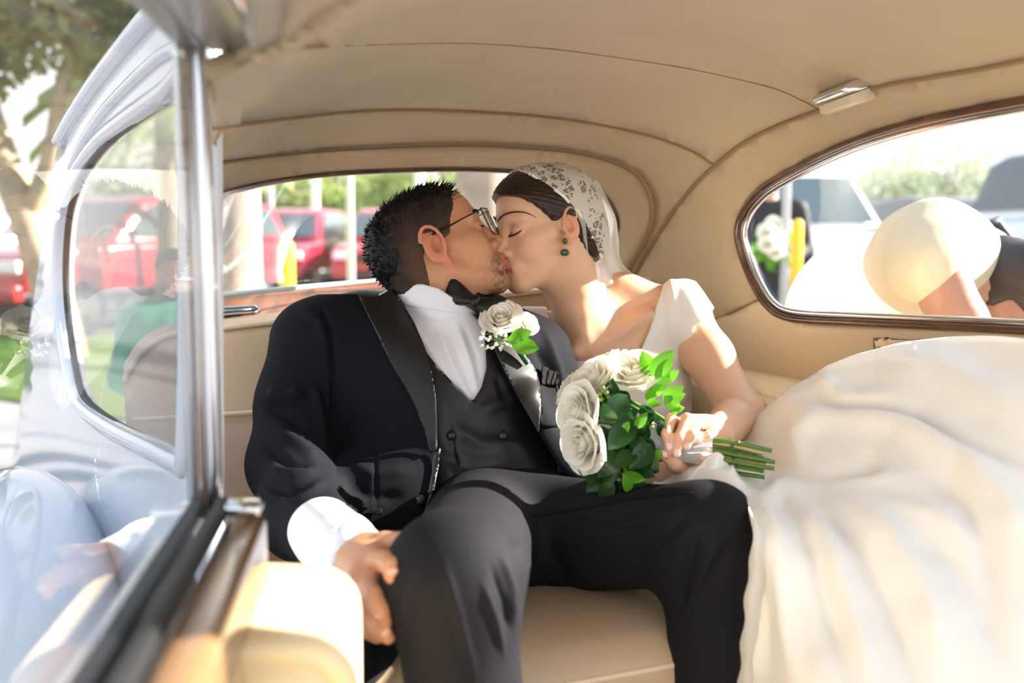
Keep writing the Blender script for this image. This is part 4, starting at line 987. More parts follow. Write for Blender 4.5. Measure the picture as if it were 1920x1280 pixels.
# brows, lashes of the closed eyes
bbv0 = bvh_of(bbody); NEAR = 1 if (BF(1, 0, 0) - CAM).length < (BF(-1, 0, 0) - CAM).length else -1
for s_ in (1, -1):
    if s_ == NEAR: tube('eyebrow', [on_bvh(bbv0, .0004)(*q_) for q_ in cm([(933, 415), (942, 405), (955, 399), (972, 397), (990, 400), (1006, 408)], 3)], list(np.interp(np.linspace(0, 1, 16), [0, .15, .5, .8, 1], [.0009, .0019, .0016, .0010, .0003])), mat('brown_brow', (72, 46, 34), .6), bbody, 6)
    else: tube('eyebrow', [BF(s_ * x, y, z) for x, y, z in ((.013, .0868, .0215), (.021, .0858, .0265), (.032, .0820, .0300), (.043, .0740, .0280), (.053, .0620, .0215))], [.0014, .0020, .0019, .0013, .0006], M_hairf, bbody, 6, flat=1.2)
    tube('eyelashes', [BF(s_ * x, y, z) for x, y, z in ((.0180, .0790, -.0010), (.0235, .0835, -.0050), (.0310, .0850, -.0066), (.0385, .0815, -.0056), (.0450, .0750, -.0010), (.0480, .0725, .0010))], [.0005, .0009, .0012, .0013, .0010, .0003], M_hairf, bbody, 6)
    lash = []
    for i in range(16):
        t = i / 15; x = .021 + .026 * t; y = .0835 + .004 * math.sin(t * 3.1) - .009 * t * t; z = -.0045 - .0035 * math.sin(math.pi * t) + .003 * t
        a = BF(s_ * x, y, z); lash.append(tube_data([a, BF(s_ * (x + .0008), y + .004, z - .003), BF(s_ * (x + .002), y + .0068, z - .0032)], [.00045, .0003, .0001], 4))
    V_, F_ = join_data(lash); o = mesh_obj('lash_hairs', V_, F_, M_hairf, bbody); o['kind'] = 'stuff'
# hair drawn back under the cap
bx = [-.13, -.095, -.075, -.060, -.046, -.036, -.026, -.014, -.002, .008, .018, .030, .044, .058, .070, .082, .1]
bz = [-.110, -.105, -.100, -.088, -.064, -.030, .002, .016, .018, .008, .008, .022, .038, .052, .061, .067, .070]
hp = [BF.E((0, -.018, .032), (.081, .100, .081), 0), BF.E((0, .030, .044), (.065, .060, .056), .03), BF.E((0, -.075, -.030), (.064, .052, .062), .04)]
hairf, V, Q = bodymesh('hair', hp + [hairline(BF, bx, bz)], [BF(x, y, z) for x in (-.1, .1) for y in (-.15, .12) for z in (-.12, .15)], .02, .0024, M_hairf, bride, 2, .4, None,
    lambda V: .0005 * np.sin(BF.local(V)[:, 2] * 700 - BF.local(V)[:, 1] * 260 + 3 * wob(V, 40, 2)) + .0004 * wob(V, 300, 3))
# lace cap
cx_ = [-.16, -.13, -.100, -.080, -.062, -.045, -.028, -.012, .004, .020, .034, .044, .06, .1]
cz_ = [-.085, -.085, -.080, -.062, -.030, -.002, .020, .038, .056, .074, .092, .110, .15, .2]
cp = inflate(hp, .004)
cap, V, Q = bodymesh('veil_cap', cp + [hairline(BF, cx_, cz_)], [BF(x, y, z) for x in (-.1, .1) for y in (-.15, .12) for z in (-.12, .16)], .02, .0024, M_lace, bride, 2, .4, None, lambda V: .0012 * wob(V, 120, 7))
# scalloped edge of the lace
edge_pts = []
for s_, rng_ in ((1, range(0, 41)), ):
    for i in rng_:
        t = i / 40; y = -.100 + .146 * t; z = float(np.interp(y, cx_, cz_)); edge_pts.append((y, z))
capb = bvh_of(cap); sc_v = []
for s_ in (1, -1):
    prev = []
    for y, z in edge_pts:
        a = BF(s_ * .12, y, z); h_, n_, *_ = capb.ray_cast(a, (BF(0, y, z) - a).normalized())
        if h_ is None: continue
        prev.append((h_, n_))
    for i in range(len(prev) - 1):
        for t in (0, .5):
            c = prev[i][0].lerp(prev[i + 1][0], t); sc_v.append(ball_data(c, (.0030, .0030, .0030), 7, 5))
V_, F_ = join_data(sc_v); o = mesh_obj('lace_edging', V_, F_, mat('ivory_thread', (244, 240, 228), .8), cap); o['kind'] = 'stuff'
rgl = np.random.RandomState(6); mot = []; Nn = vnormals(V, Q); ql = BF.local(V)
for i in rgl.choice(np.nonzero((ql[:, 0] > -.02) | (ql[:, 2] > .1))[0], 46):     # raised corded flowers of the lace
    c = Vector(V[i]); n_ = Vector(Nn[i]); t1 = n_.orthogonal().normalized(); t2 = n_.cross(t1); r0 = rgl.uniform(.005, .009); k_ = rgl.randint(4, 7); a0 = rgl.rand() * 6
    pts_ = [c + n_ * .0012 + (t1 * math.cos(a0 + a) + t2 * math.sin(a0 + a)) * r0 * (0.62 + .38 * abs(math.cos(k_ * a / 2))) for a in np.linspace(0, 2 * math.pi, 30, endpoint=False)]
    mot.append(tube_data(pts_, .0007, 5, True))
V_, F_ = join_data(mot); o = mesh_obj('lace_flowers', V_, F_, bpy.data.materials['ivory_thread'], cap); o['kind'] = 'stuff'
# tulle falling from the cap onto the shoulder
tul = [[(1118, 338, 1.93), (1128, 372, 1.955), (1135, 420, 1.97), (1142, 470, 1.985), (1165, 515, 2.00), (1205, 548, 2.01), (1230, 590, 2.02)],
       [(1105, 350, 1.88), (1112, 390, 1.885), (1125, 440, 1.895), (1128, 490, 1.92), (1140, 525, 1.95), (1165, 555, 1.965), (1180, 590, 1.985)],
       [(1085, 365, 1.835), (1098, 400, 1.835), (1105, 450, 1.855), (1108, 495, 1.88), (1115, 530, 1.92), (1130, 555, 1.94), (1140, 580, 1.97)],
       [(1072, 385, 1.815), (1090, 420, 1.825), (1096, 455, 1.845), (1100, 495, 1.875), (1104, 515, 1.91), (1112, 535, 1.935), (1118, 555, 1.965)]]
tul = [[(1128, 352, 1.90), (1140, 376, 1.95), (1155, 410, 1.99), (1160, 450, 2.0), (1164, 490, 2.0), (1195, 520, 2.0), (1225, 545, 2.0)]] + tul
rows = [catmull([list(P(*q)) for q in r_], 6) for r_ in tul]; cols = [catmull([r_[i] for r_ in rows], 10) for i in range(len(rows[0]))]
nv_, nu_ = len(cols), len(cols[0]); VT = np.array(cols)
fold_ = np.sin(np.linspace(0, 30, nu_))[None, :] * np.linspace(.001, .006, nv_)[:, None]; VT = VT + fold_[..., None] * np.array([.3, -1, .2])
F_ = [(i * nu_ + k, i * nu_ + k + 1, (i + 1) * nu_ + k + 1, (i + 1) * nu_ + k) for i in range(nv_ - 1) for k in range(nu_ - 1)]
mesh_obj('veil_tulle', VT.reshape(-1, 3), F_, M_tulle, bride)
# bodice with its off-the-shoulder strap
neckline = [(880, 520), (1008, 530), (1026, 580), (1040, 636), (1052, 655), (1090, 667), (1140, 680), (1176, 686), (1196, 668), (1216, 622), (1236, 560), (1250, 512), (1264, 494), (1290, 508), (1318, 545), (1339, 577), (1330, 592), (1302, 612), (1296, 650), (1300, 690), (1318, 712), (1326, 745), (1330, 800), (1400, 900), (1350, 1100), (1000, 1100), (880, 760)]
bodice, V, Q = bodymesh('bodice', inflate(btorso(), .007) + [chain([SL, SL.lerp(EL, .22)], [.0585, .056], .02, .01)] + [poly_clip(neckline)], [SR, SL, P(1330, 760, 1.95), P(1210, 1000, 1.9), P(1060, 1000, 1.9), P(1150, 700, 2.02)], .09, .0028, M_gown, bride, 1, .4,
    [([(1255, 505), (1262, 560), (1255, 640)], 8, .004), ([(1240, 560), (1235, 620), (1210, 670)], 7, .003), ([(1300, 610), (1270, 650), (1240, 690)], 8, -.003), ([(1180, 700), (1240, 720), (1310, 720)], 8, .003), ([(1200, 740), (1260, 760), (1320, 760)], 8, -.003)])
# gown skirt
def tps(pts):
    A = np.array(pts, float); X = A[:, :2] / 100; n = len(X); r = np.linalg.norm(X[:, None] - X[None], axis=-1); K = np.where(r > 0, r * r * np.log(r + 1e-9), 0) + np.eye(n) * .02
    Pm = np.c_[np.ones(n), X]; M = np.block([[K, Pm], [Pm.T, np.zeros((3, 3))]]); w = np.linalg.solve(M, np.r_[A[:, 2], 0, 0, 0])
    def f(x, y):
        q = np.array([x, y]) / 100; r = np.linalg.norm(X - q, axis=1); return float((w[:n] * np.where(r > 0, r * r * np.log(r + 1e-9), 0)).sum() + w[n] + w[n + 1:] @ q)
    return f
dep = tps([(1160, 945, 1.60), (1240, 900, 1.555), (1240, 940, 1.50), (1300, 868, 1.545), (1345, 852, 1.545), (1300, 910, 1.46), (1370, 895, 1.45), (1385, 830, 1.68), (1425, 775, 1.70), (1500, 716, 1.66), (1570, 676, 1.62), (1640, 655, 1.60), (1720, 641, 1.57), (1840, 630, 1.49), (1950, 638, 1.40), (2100, 640, 1.3),
           (1450, 850, 1.56), (1440, 900, 1.48), (1395, 930, 1.40), (1424, 952, 1.345), (1400, 1000, 1.29), (1398, 1100, 1.29), (1395, 1280, 1.28), (1395, 1400, 1.28), (1500, 800, 1.56), (1600, 740, 1.55), (1700, 700, 1.52), (1850, 680, 1.45), (1550, 900, 1.42), (1700, 830, 1.41), (1850, 780, 1.38), (1500, 1000, 1.29), (1650, 1000, 1.27), (1850, 950, 1.25), (2050, 900, 1.22), (1500, 1280, 1.15), (1700, 1280, 1.09), (1900, 1280, 1.06), (2100, 1280, 1.03), (1800, 1120, 1.16), (1600, 1150, 1.19), (1900, 1450, .98), (1500, 1450, 1.08)])
edge_sk = cm([(1158, 948), (1172, 936), (1200, 922), (1222, 906), (1238, 890), (1262, 880), (1300, 868), (1335, 850), (1362, 838), (1380, 826)], 3) + cm([(1400, 806), (1425, 776), (1460, 745), (1500, 716), (1570, 676), (1640, 655), (1720, 641), (1840, 630), (1950, 637), (2120, 640)], 4)
edge_sk += [(2120, 1460), (1385, 1460)] + cm([(1389, 1330), (1393, 1240), (1400, 1150), (1411, 1050), (1412, 985), (1402, 945), (1378, 924), (1340, 918), (1300, 920), (1250, 932), (1200, 946), (1165, 953)], 3)
skirt = patch('gown_skirt', edge_sk, lambda x, y: P(x, y, dep(x, y)), M_gown, bride, 9)
off_ = np.zeros(3); me = skirt.data; VS = np.array([list(v.co) for v in me.vertices]) + off_
T3 = [tuple(p.vertices) for p in me.polygons]; Q3 = np.array([t if len(t) == 4 else (t[0], t[1], t[2], t[2]) for t in T3])
SF = [([(1400, 862), (1440, 800), (1500, 745), (1600, 715)], 20, .012), ([(1480, 850), (1510, 790), (1560, 780), (1680, 790), (1780, 840), (1920, 900)], 26, .020), ([(1520, 745), (1570, 765), (1640, 762), (1720, 780), (1800, 830), (1920, 870)], 13, -.016), ([(1550, 690), (1560, 735), (1610, 750), (1690, 740)], 14, .014), ([(1530, 735), (1580, 742)], 9, -.010),
      ([(1640, 680), (1760, 690), (1860, 740), (1960, 800)], 40, .016), ([(1460, 905), (1540, 905), (1620, 880), (1640, 840)], 22, -.014), ([(1500, 870), (1500, 820), (1540, 790)], 10, .009), ([(1420, 930), (1470, 905), (1560, 905), (1700, 890)], 14, .013),
      ([(1440, 920), (1490, 960), (1530, 1040), (1550, 1140), (1590, 1280)], 17, -.012), ([(1420, 930), (1450, 1000), (1470, 1100), (1490, 1280)], 16, .014), ([(1470, 930), (1540, 1000), (1590, 1120), (1640, 1280)], 20, .015), ([(1510, 930), (1600, 1010), (1660, 1120), (1720, 1280)], 18, -.012), ([(1580, 930), (1680, 1010), (1740, 1120), (1780, 1280)], 28, .016), ([(1420, 1020), (1430, 1140), (1440, 1280)], 12, -.009),
      ([(1720, 870), (1800, 930), (1840, 1010), (1870, 1120)], 22, -.014), ([(1800, 860), (1880, 930), (1930, 1020)], 24, .014), ([(1260, 905), (1320, 885), (1370, 900), (1410, 940)], 14, .012), ([(1200, 930), (1260, 915), (1330, 905), (1380, 925)], 9, -.007), ([(1345, 850), (1365, 875), (1372, 905)], 9, .012), ([(1700, 1000), (1780, 1040), (1840, 1120), (1880, 1240)], 26, -.012), ([(1640, 940), (1740, 960), (1830, 1000)], 18, .008)]
VS = folds(VS, Q3, SF); VS += vnormals(VS, Q3) * (.0025 * wob(VS, 22, 4) + .0012 * wob(VS, 60, 5))[:, None] - 0
me.vertices.foreach_set('co', (VS - off_).ravel()); me.update(); solid(skirt, .003)
tf_ = [(1262, 912), (1290, 892), (1312, 872), (1330, 852), (1345, 847), (1358, 855), (1370, 878), (1386, 900), (1392, 912), (1340, 916), (1290, 919)]
tps2 = tps([(1262, 912, 1.50), (1300, 890, 1.478), (1345, 847, 1.475), (1345, 870, 1.462), (1370, 880, 1.47), (1392, 905, 1.43), (1400, 930, 1.36), (1330, 920, 1.44), (1280, 925, 1.47)])
patch('gown_fold', smooth_poly(tf_, 3), lambda x, y: P(x, y, tps2(x, y) + .004 * math.sin(x / 6 + y / 15)), M_gown, skirt, 6, thick=.003)
# tulle layer along the hanging left hem
hem = cm([(1404, 950), (1416, 1010), (1410, 1080), (1404, 1150), (1397, 1230), (1392, 1300), (1388, 1380)], 6); VT = []
for i, (x, y) in enumerate(hem):
    for k in range(7):
        t = k / 6; VT.append(tuple(P(x + (-9 + 34 * t + 3 * math.sin(y / 13 + k)) * min(1, .05 + i / 12), y, 1.275 - .02 * math.sin(3.1 * t) + .004 * math.sin(y / 9 + 2 * k))))
F_ = [(i * 7 + k, i * 7 + k + 1, (i + 1) * 7 + k + 1, (i + 1) * 7 + k) for i in range(len(hem) - 1) for k in range(6)]
mesh_obj('tulle_hem', VT, F_, M_tulle, skirt)
# earring
er = thing('earring', 'gold drop earring with two green stones worn by the woman', 'earring')
M_gold = mat('gold', (240, 200, 120), .2, metal=1); M_em = mat('green_emerald', (4, 58, 44), .12, spec=.4, coat=.4)
ec = bvh_of(bbody).ray_cast(CAM, ray(1059, 452).normalized())[0]; rd = -ray(1059, 452).normalized(); ex = Vector((rd.y, -rd.x, 0)).normalized() * -1; ez = rd.cross(ex); ez = ez if ez.z > 0 else -ez
def gem(dz, a, b, n_pearl):
    c = ec + rd * .006 + ez * dz; V_ = []; F_ = []; n_ = 8
    for j, (rr, hh) in enumerate(((1, -.001), (1, .001), (.62, .003))):
        for i in range(n_): w = 2 * math.pi * (i + .5) / n_; V_.append(tuple(c + ex * math.cos(w) * a * rr + ez * math.sin(w) * b * rr + rd * hh))
    for j in range(2):
        for i in range(n_): i2 = (i + 1) % n_; F_.append((j * n_ + i, j * n_ + i2, (j + 1) * n_ + i2, (j + 1) * n_ + i))
    F_.append(tuple(2 * n_ + i for i in range(n_))); mesh_obj('green_stone', V_, F_, M_em, er, False)
    for i in range(n_pearl):
        w = 2 * math.pi * i / n_pearl; V_, F_ = ball_data(c + ex * math.cos(w) * (a + .0013) + ez * math.sin(w) * (b + .0013), .0013, 6, 4); mesh_obj('gold_bead', V_, F_, M_gold, er)
gem(.0, .0048, .0048, 10); gem(-.0205, .0084, .0064, 14)
tube('link', [ec + rd * .006 + ez * -.005, ec + rd * .007 + ez * -.013], .0011, M_gold, er, 6)
# beaded bracelet on the left wrist
br = thing('bracelet', 'fine beaded bracelet on the wrist holding the bouquet', 'bracelet'); bbv = bvh_of(bbody)
for i in range(26):
    t = i / 25; p = on_bvh(bbv, .0012)(1318 + 16 * t + 3 * math.sin(i * 2.2), 780 + 42 * t + 3 * math.cos(i * 1.9))
    if p is not None: V_, F_ = ball_data(p, .0017, 6, 4); mesh_obj('bead', V_, F_, M_gold if i % 3 == 0 else mat('pearl', (244, 240, 232), .2, coat=.5) if i == 1 else bpy.data.materials.get('pearl') or M_gold, br)
# ================================================================== FLOWERS
M_petal = mat('ivory_petal', (250, 245, 232), 0.6, trans=0.25, noise=0.03, nscale=40); M_leafd = mat('glossy_leaf', (36, 76, 34), 0.30, spec=.5, noise=0.15, nscale=50, trans=0.32); M_leafsun = mat('sunlit_leaf', (104, 172, 44), 0.35, spec=.4, noise=0.1, nscale=50, trans=0.45)  # lighter leaf green has the sunlight on the bouquet's sprigs put into its colour
M_stem = mat('green_stem', (88, 122, 48), 0.4, noise=0.2, nscale=80); M_stemb = mat('peeled_stem', (206, 182, 132), 0.6); M_berry = mat('green_bud', (120, 150, 66), .4)
def petal_mesh(name, r0, r1, H, Wd, curl, seed, nu=7, nv=6):
    rg = random.Random(seed); V = []; F = []
    a0 = rg.uniform(-.3, .3)
    for j in range(nv):
        v = j / (nv - 1)
        for i in range(nu):
            u = -1 + 2 * i / (nu - 1); w = Wd * (0.45 + 0.55 * math.sin(math.pi * min(1, v * .62 + .12))) ; hh = H * v * (1 - .13 * u * u * v)
            r = r0 + (r1 - r0) * v ** 1.4 + curl * max(0, v - .72) ** 1.5 * 6 * (1 - .3 * abs(u)) + .0012 * math.sin(3 * u + a0 * 5) * v
            th = u * w; V.append((math.cos(th) * r, math.sin(th) * r, hh - curl * max(0, v - .85) * 2.2 * (1 + a0 * u)))
    for j in range(nv - 1):
        for i in range(nu - 1): F.append((j * nu + i, j * nu + i + 1, (j + 1) * nu + i + 1, (j + 1) * nu + i))
    me = bpy.data.meshes.new(name); me.from_pydata(V, [], F); me.materials.append(M_petal); me.polygons.foreach_set('use_smooth', [True] * len(me.polygons)); return me
RINGS = [(3, .003, .006, .034, 1.15, .000), (4, .006, .0105, .036, .95, .001), (5, .010, .0165, .036, .80, .002), (5, .014, .0235, .034, .80, .004), (6, .017, .0310, .030, .72, .006), (6, .019, .0390, .023, .70, .008)]
PM = [[petal_mesh('petal', *r_[1:], 10 * k + q) for q in range(2)] for k, r_ in enumerate(RINGS)]
def rose(parent, pos, axis, s, seed, rings=6):
    V, F = tube_data([(0, 0, -.012), (0, 0, -.004), (0, 0, .008), (0, 0, .014)], [.005, .012, .016, .006], 10); o = mesh_obj('rose', V, F, M_petal); o.parent = parent
    o.location = Vector(pos) - Vector(parent.location); o.scale = (s, s, s); o.rotation_mode = 'QUATERNION'; o.rotation_quaternion = Vector(axis).to_track_quat('Z', 'Y'); rg = random.Random(seed)
    for k, r_ in enumerate(RINGS[:rings]):
        off = rg.random() * 6.28
        for i in range(r_[0]):
            p = bpy.data.objects.new('petal', PM[k][i % 2]); COL.objects.link(p); p.parent = o; p.rotation_euler = (rg.uniform(-.06, .06), rg.uniform(-.06, .06), off + 2 * math.pi * i / r_[0] + rg.uniform(-.12, .12))
    return o
def leaf_mesh(m, seed, fold=.25, bend=.35):
    V = []; F = []; n = 7
    for j in range(n):
        t = j / (n - 1); w = .24 * math.sin(math.pi * t ** .85) ** .8 if 0 < t < 1 else 0.004; z = bend * .25 * math.sin(t * 2.4 + seed) - bend * .2 * t * t
        V += [(t, -w, z + fold * w), (t, -w * .5, z + fold * w * .45), (t, 0, z), (t, w * .5, z + fold * w * .45), (t, w, z + fold * w)]
    for j in range(n - 1):
        for k in range(4): F.append((j * 5 + k, j * 5 + k + 1, (j + 1) * 5 + k + 1, (j + 1) * 5 + k))
    me = bpy.data.meshes.new('leaf'); me.from_pydata(V, [], F); me.materials.append(m); me.polygons.foreach_set('use_smooth', [True] * len(me.polygons)); return me
LMD = [leaf_mesh(M_leafd, s, .3, .3 + .15 * s) for s in range(3)]; LMY = [leaf_mesh(M_leafsun, s, .25, .3 + .15 * s) for s in range(3)]
def leaf(parent, a, b, roll, me, wide=1.0):
    """leaf from base a to tip b, its face turned to the photographer then rolled"""
    d = (b - a); L = d.length; x = d / L; f = (CAM - a).normalized(); z = (f - x * f.dot(x)).normalized(); y = z.cross(x); c, s = math.cos(roll), math.sin(roll); y, z = y * c + z * s, z * c - y * s
    o = bpy.data.objects.new('leaf', me); COL.objects.link(o); o.parent = parent
    o.matrix_basis = Matrix.Translation(a - Vector(parent.location)) @ Matrix(((x.x, y.x, z.x), (x.y, y.y, z.y), (x.z, y.z, z.z))).to_4x4() @ Matrix.Diagonal((L, L * wide, L, 1)); return o
bq = thing('bouquet', 'bouquet of ivory roses and green leaves held in the bride hand', 'bouquet', tuple(P(1290, 838, 1.515)))
grip = P(1286, 836, 1.515)
for i, (px, py, Y, s, ax) in enumerate(((1194, 716, 1.555, 1.18, (-.25, -.45, .85)), (1128, 726, 1.55, 1.12, (-.6, -.35, .7)), (1102, 774, 1.525, 1.10, (-.8, -.55, .25)), (1110, 826, 1.505, 1.12, (-.75, -.6, -.05)), (1150, 700, 1.60, 1.0, (-.4, .1, .9)), (1085, 745, 1.59, .95, (-.9, .05, .4)))):
    rose(bq, P(px, py, Y), ax, s, 20 + i)
rg = random.Random(11)
bright = [((1224, 706), (1204, 657), 1.53), ((1222, 704), (1262, 657), 1.52), ((1228, 708), (1262, 676), 1.515), ((1246, 712), (1252, 690), 1.54), ((1250, 712), (1272, 694), 1.54), ((1222, 728), (1258, 712), 1.52), ((1226, 742), (1246, 708), 1.53), ((1244, 750), (1281, 724), 1.51), ((1246, 742), (1276, 772), 1.505), ((1216, 752), (1224, 722), 1.53), ((1212, 757), (1240, 757), 1.515), ((1256, 752), (1282, 738), 1.50), ((1262, 770), (1284, 764), 1.51), ((1262, 776), (1268, 752), 1.515), ((1192, 800), (1212, 777), 1.49), ((1170, 812), (1180, 790), 1.49), ((1178, 920), (1170, 890), 1.475), ((1168, 885), (1208, 905), 1.475), ((1180, 880), (1192, 862), 1.48), ((1228, 862), (1238, 842), 1.485)]
for k, (a, b, Y) in enumerate(bright): leaf(bq, P(a[0], a[1], Y), P(b[0], b[1], Y - .012), rg.uniform(-.5, .5), LMY[k % 3], 1.25)
dark = [((1150, 775), (1122, 768)), ((1150, 790), (1136, 765)), ((1160, 800), (1140, 820)), ((1140, 815), (1118, 805)), ((1150, 826), (1122, 818)), ((1176, 830), (1160, 862)), ((1152, 830), (1130, 866)), ((1165, 838), (1180, 866)), ((1150, 850), (1160, 888)), ((1168, 852), (1130, 885)), ((1190, 850), (1165, 870)), ((1200, 820), (1225, 850)), ((1206, 812), (1184, 846)), ((1220, 835), (1192, 870)), ((1228, 800), (1222, 832)), ((1178, 780), (1158, 812)), ((1195, 770), (1166, 778)), ((1200, 790), (1176, 812)), ((1145, 760), (1160, 735)), ((1165, 762), (1140, 742)), ((1128, 878), (1112, 905)), ((1112, 874), (1142, 915)), ((1150, 900), (1130, 930)), ((1162, 898), (1170, 922)), ((1190, 880), (1215, 870)), ((1206, 866), (1228, 880)), ((1180, 905), (1200, 918)), ((1170, 870), (1196, 905)), ((1196, 860), (1200, 890)), ((1214, 780), (1230, 800)), ((1235, 790), (1250, 812)), ((1174, 752), (1152, 762)), ((1132, 740), (1128, 764)), ((1160, 735), (1178, 755)), ((1136, 888), (1120, 872)), ((1146, 882), (1118, 888)), ((1185, 815), (1205, 842)), ((1160, 780), (1182, 800)), ((1215, 850), (1190, 832)), ((1226, 846), (1212, 872)), ((1200, 760), (1222, 776)), ((1142, 838), (1118, 846)), ((1175, 845), (1195, 820)), ((1155, 865), (1140, 898)), ((1240, 815), (1226, 838))]
dark += [((a[0] + rg.uniform(-18, 14), a[1] + rg.uniform(-14, 14)), (b[0] + rg.uniform(-22, 22), b[1] + rg.uniform(-18, 22))) for a, b in dark]
for k, (a, b) in enumerate(dark):
    b = (a[0] + (b[0] - a[0]) * 1.3, a[1] + (b[1] - a[1]) * 1.3)
    Y = 1.50 + rg.uniform(-.02, .035); leaf(bq, P(a[0], a[1], Y), P(b[0] + rg.uniform(-4, 4), b[1] + rg.uniform(-4, 4), Y + rg.uniform(-.03, .01)), rg.uniform(-.7, .7), LMD[k % 3], 1.35)
for k in range(15):
    a0 = 2 * math.pi * k / 15; rr = .005 + .0075 * (k % 3); ofs = Vector((0, math.cos(a0) * rr, math.sin(a0) * rr))
    fl = P(rg.uniform(1110, 1200), rg.uniform(740, 880), 1.54); gpnt = grip + ofs * .75; en = P(1424 + rg.uniform(0, 26), 866, 1.475) + ofs * 1.15
    pts = catmull([list(fl), list(fl.lerp(gpnt, .6) + ofs * .4), list(gpnt), list(gpnt.lerp(en, .5) + ofs * .3), list(en)], 5); br_ = k in (4, 9)
    st = tube('stem', pts, [.0034 if not br_ else .0028] * len(pts), M_stemb if br_ else M_stem, bq, 7)
    V_, F_ = ball_data(pts[-5], .0045, 7, 5); mesh_obj('node', V_, F_, M_stem, st)
for k, (px, py) in enumerate(((1130, 727), (1137, 736), (1141, 745), (1128, 748), (1143, 757), (1134, 760), (1125, 738), (1146, 770), (1222, 800), (1172, 880))):
    V_, F_ = ball_data(P(px, py, 1.49), .0042, 8, 6); mesh_obj('berry', V_, F_, M_berry, bq)
# tulle ribbon around the stems
axs = (P(1450, 868, 1.475) - P(1230, 828, 1.525)).normalized(); V_ = []; s1 = axs.orthogonal().normalized(); s2 = axs.cross(s1); n_ = 26
for j, (t, r_) in enumerate(((-.058, .036), (-.048, .029), (-.030, .0255), (-.010, .0245), (.015, .0250), (.034, .0265), (.042, .0285))):
    for i in range(n_): a = 2 * math.pi * i / n_; V_.append(tuple(grip + axs * (t + .002 * math.sin(3 * a)) + (s1 * math.cos(a) + s2 * math.sin(a)) * (r_ + .0015 * math.sin(5 * a + j))))
F_ = [(j * n_ + i, j * n_ + (i + 1) % n_, (j + 1) * n_ + (i + 1) % n_, (j + 1) * n_ + i) for j in range(6) for i in range(n_)]
mesh_obj('ribbon', V_, F_, sheer(mat('white_ribbon_tulle', (236, 238, 246), .6, trans=.3), .72), bq)

# boutonniere on the groom's lapel
lp0 = on_two(jf, jb, .012)
bt = thing('boutonniere', 'white rose boutonniere with green leaves pinned to the black lapel', 'boutonniere', tuple(lp0(950, 640)))
rose(bt, lp0(940, 610) + Vector((-.002, -.010, .0)), (-.1, -.70, .7), .88, 3); rose(bt, lp0(980, 616) + Vector((.0, -.006, 0)), (.5, -.7, .5), .52, 4)
for a, b, Y in (((955, 632), (998, 622), -.030), ((958, 640), (1011, 655), -.026), ((950, 636), (985, 634), -.034)):
    q = lp0(a[0], a[1]); Yb = q.y + Y; leaf(bt, P(a[0], a[1], Yb), P(b[0], b[1], Yb), .2, LMY[1], 1.3)
q0 = lp0(958, 640) + Vector((0, -.018, 0)); q1 = lp0(984, 684) + Vector((0, -.004, 0))
tube('stem_wrap', [q0.lerp(q1, t) for t in (0, .25, .5, .75, 1)], [.0065, .0060, .0055, .0050, .0036], mat('green_floral_tape', (22, 74, 46), .5), bt, 10)
M_gyp = mat('white_blossom', (250, 248, 240), .7, trans=.2)
for k in range(24):
    px, py = rg.uniform(900, 962), rg.uniform(618, 655); px -= 0.25 * (py - 618)
    c = lp0(px, py); c = c + Vector((0, -.022 + .008 * rg.random(), 0)); r_ = rg.uniform(.0022, .0036)
    pieces = [ball_data(c + Vector((rg.uniform(-1, 1), rg.uniform(-1, 1), rg.uniform(-1, 1))) * r_ * .7, r_ * .8, 6, 4) for _ in range(3)]
    V_, F_ = join_data(pieces); o = mesh_obj('blossom', V_, F_, M_gyp, bt)
    tube('sprig', [c, c.lerp(q0, .5) + Vector((0, .004, 0)), q0], .0006, M_stem, o, 4)
# ================================================================== PEOPLE OUTSIDE THE CAR
def simple_head(c, s=1.0, fwd=(0, -1, 0)):
    F = Frame(c, fwd, 0, s); return F, head_prims(F, False)
M_knit = mat('cream_knit', (182, 172, 148), .85, bump=.5, bscale=400); M_brownhair = mat('dark_hair_far', (38, 28, 26), .5); M_cream2 = mat('white_cotton', (246, 244, 240), .8)
M_skin2 = add_vcol(mat('warm_skin', (206, 160, 132), .5, sss=.1)); M_skirtw = M_cream2
def finish(o, V, rgb): vcol(o, 'tone', np.tile(LIN(rgb), (len(V), 1)))
g1 = thing('person', 'woman in cream knit top bending forward outside the side window', 'person', (0.9, 2.35, 0))
hipc = P(1640, 640, 2.40); sh_c = P(1758, 462, 2.12); shf = P(1828, 500, 2.34); hd = P(1880, 552, 2.18)
F1, hp1 = simple_head(hd, 1.0, (.5, -.35, -.8))
arm1 = [P(1745, 485, 2.04), P(1800, 610, 2.00), P(1810, 720, 1.95), P(1800, 760, 1.92)]; arm2 = [P(1840, 505, 2.38), P(1880, 620, 2.3), P(1850, 720, 2.15)]
tor1 = [ell(hipc, (.17, .15, .17), 0), rc(hipc, P(1735, 478, 2.22), .14, .105, .08), ell(P(1748, 475, 2.20), (.12, .11, .095), .06), rc(sh_c, shf, .085, .08, .06)]
legs = [chain([hipc + Vector((dx, 0, -.05)), Vector((hipc.x + dx, hipc.y - .02, .5)), Vector((hipc.x + dx * 1.1, hipc.y, .06))], [.085, .055, .038], .05, .03) for dx in (-.08, .08)] + [rc((hipc.x + dx, hipc.y + .03, .045), (hipc.x + dx + .03, hipc.y - .14, .03), .04, .03, .03) for dx in (-.09, .09)]
hnd1 = [chain([arm1[-1], arm1[-1] + Vector((-.02 - .015 * k, -.06 - .01 * k, -.03 + .02 * k)), arm1[-1] + Vector((-.03 - .018 * k, -.10, -.05 + .025 * k))], [.012, .010, .008], .008) for k in range(4)]
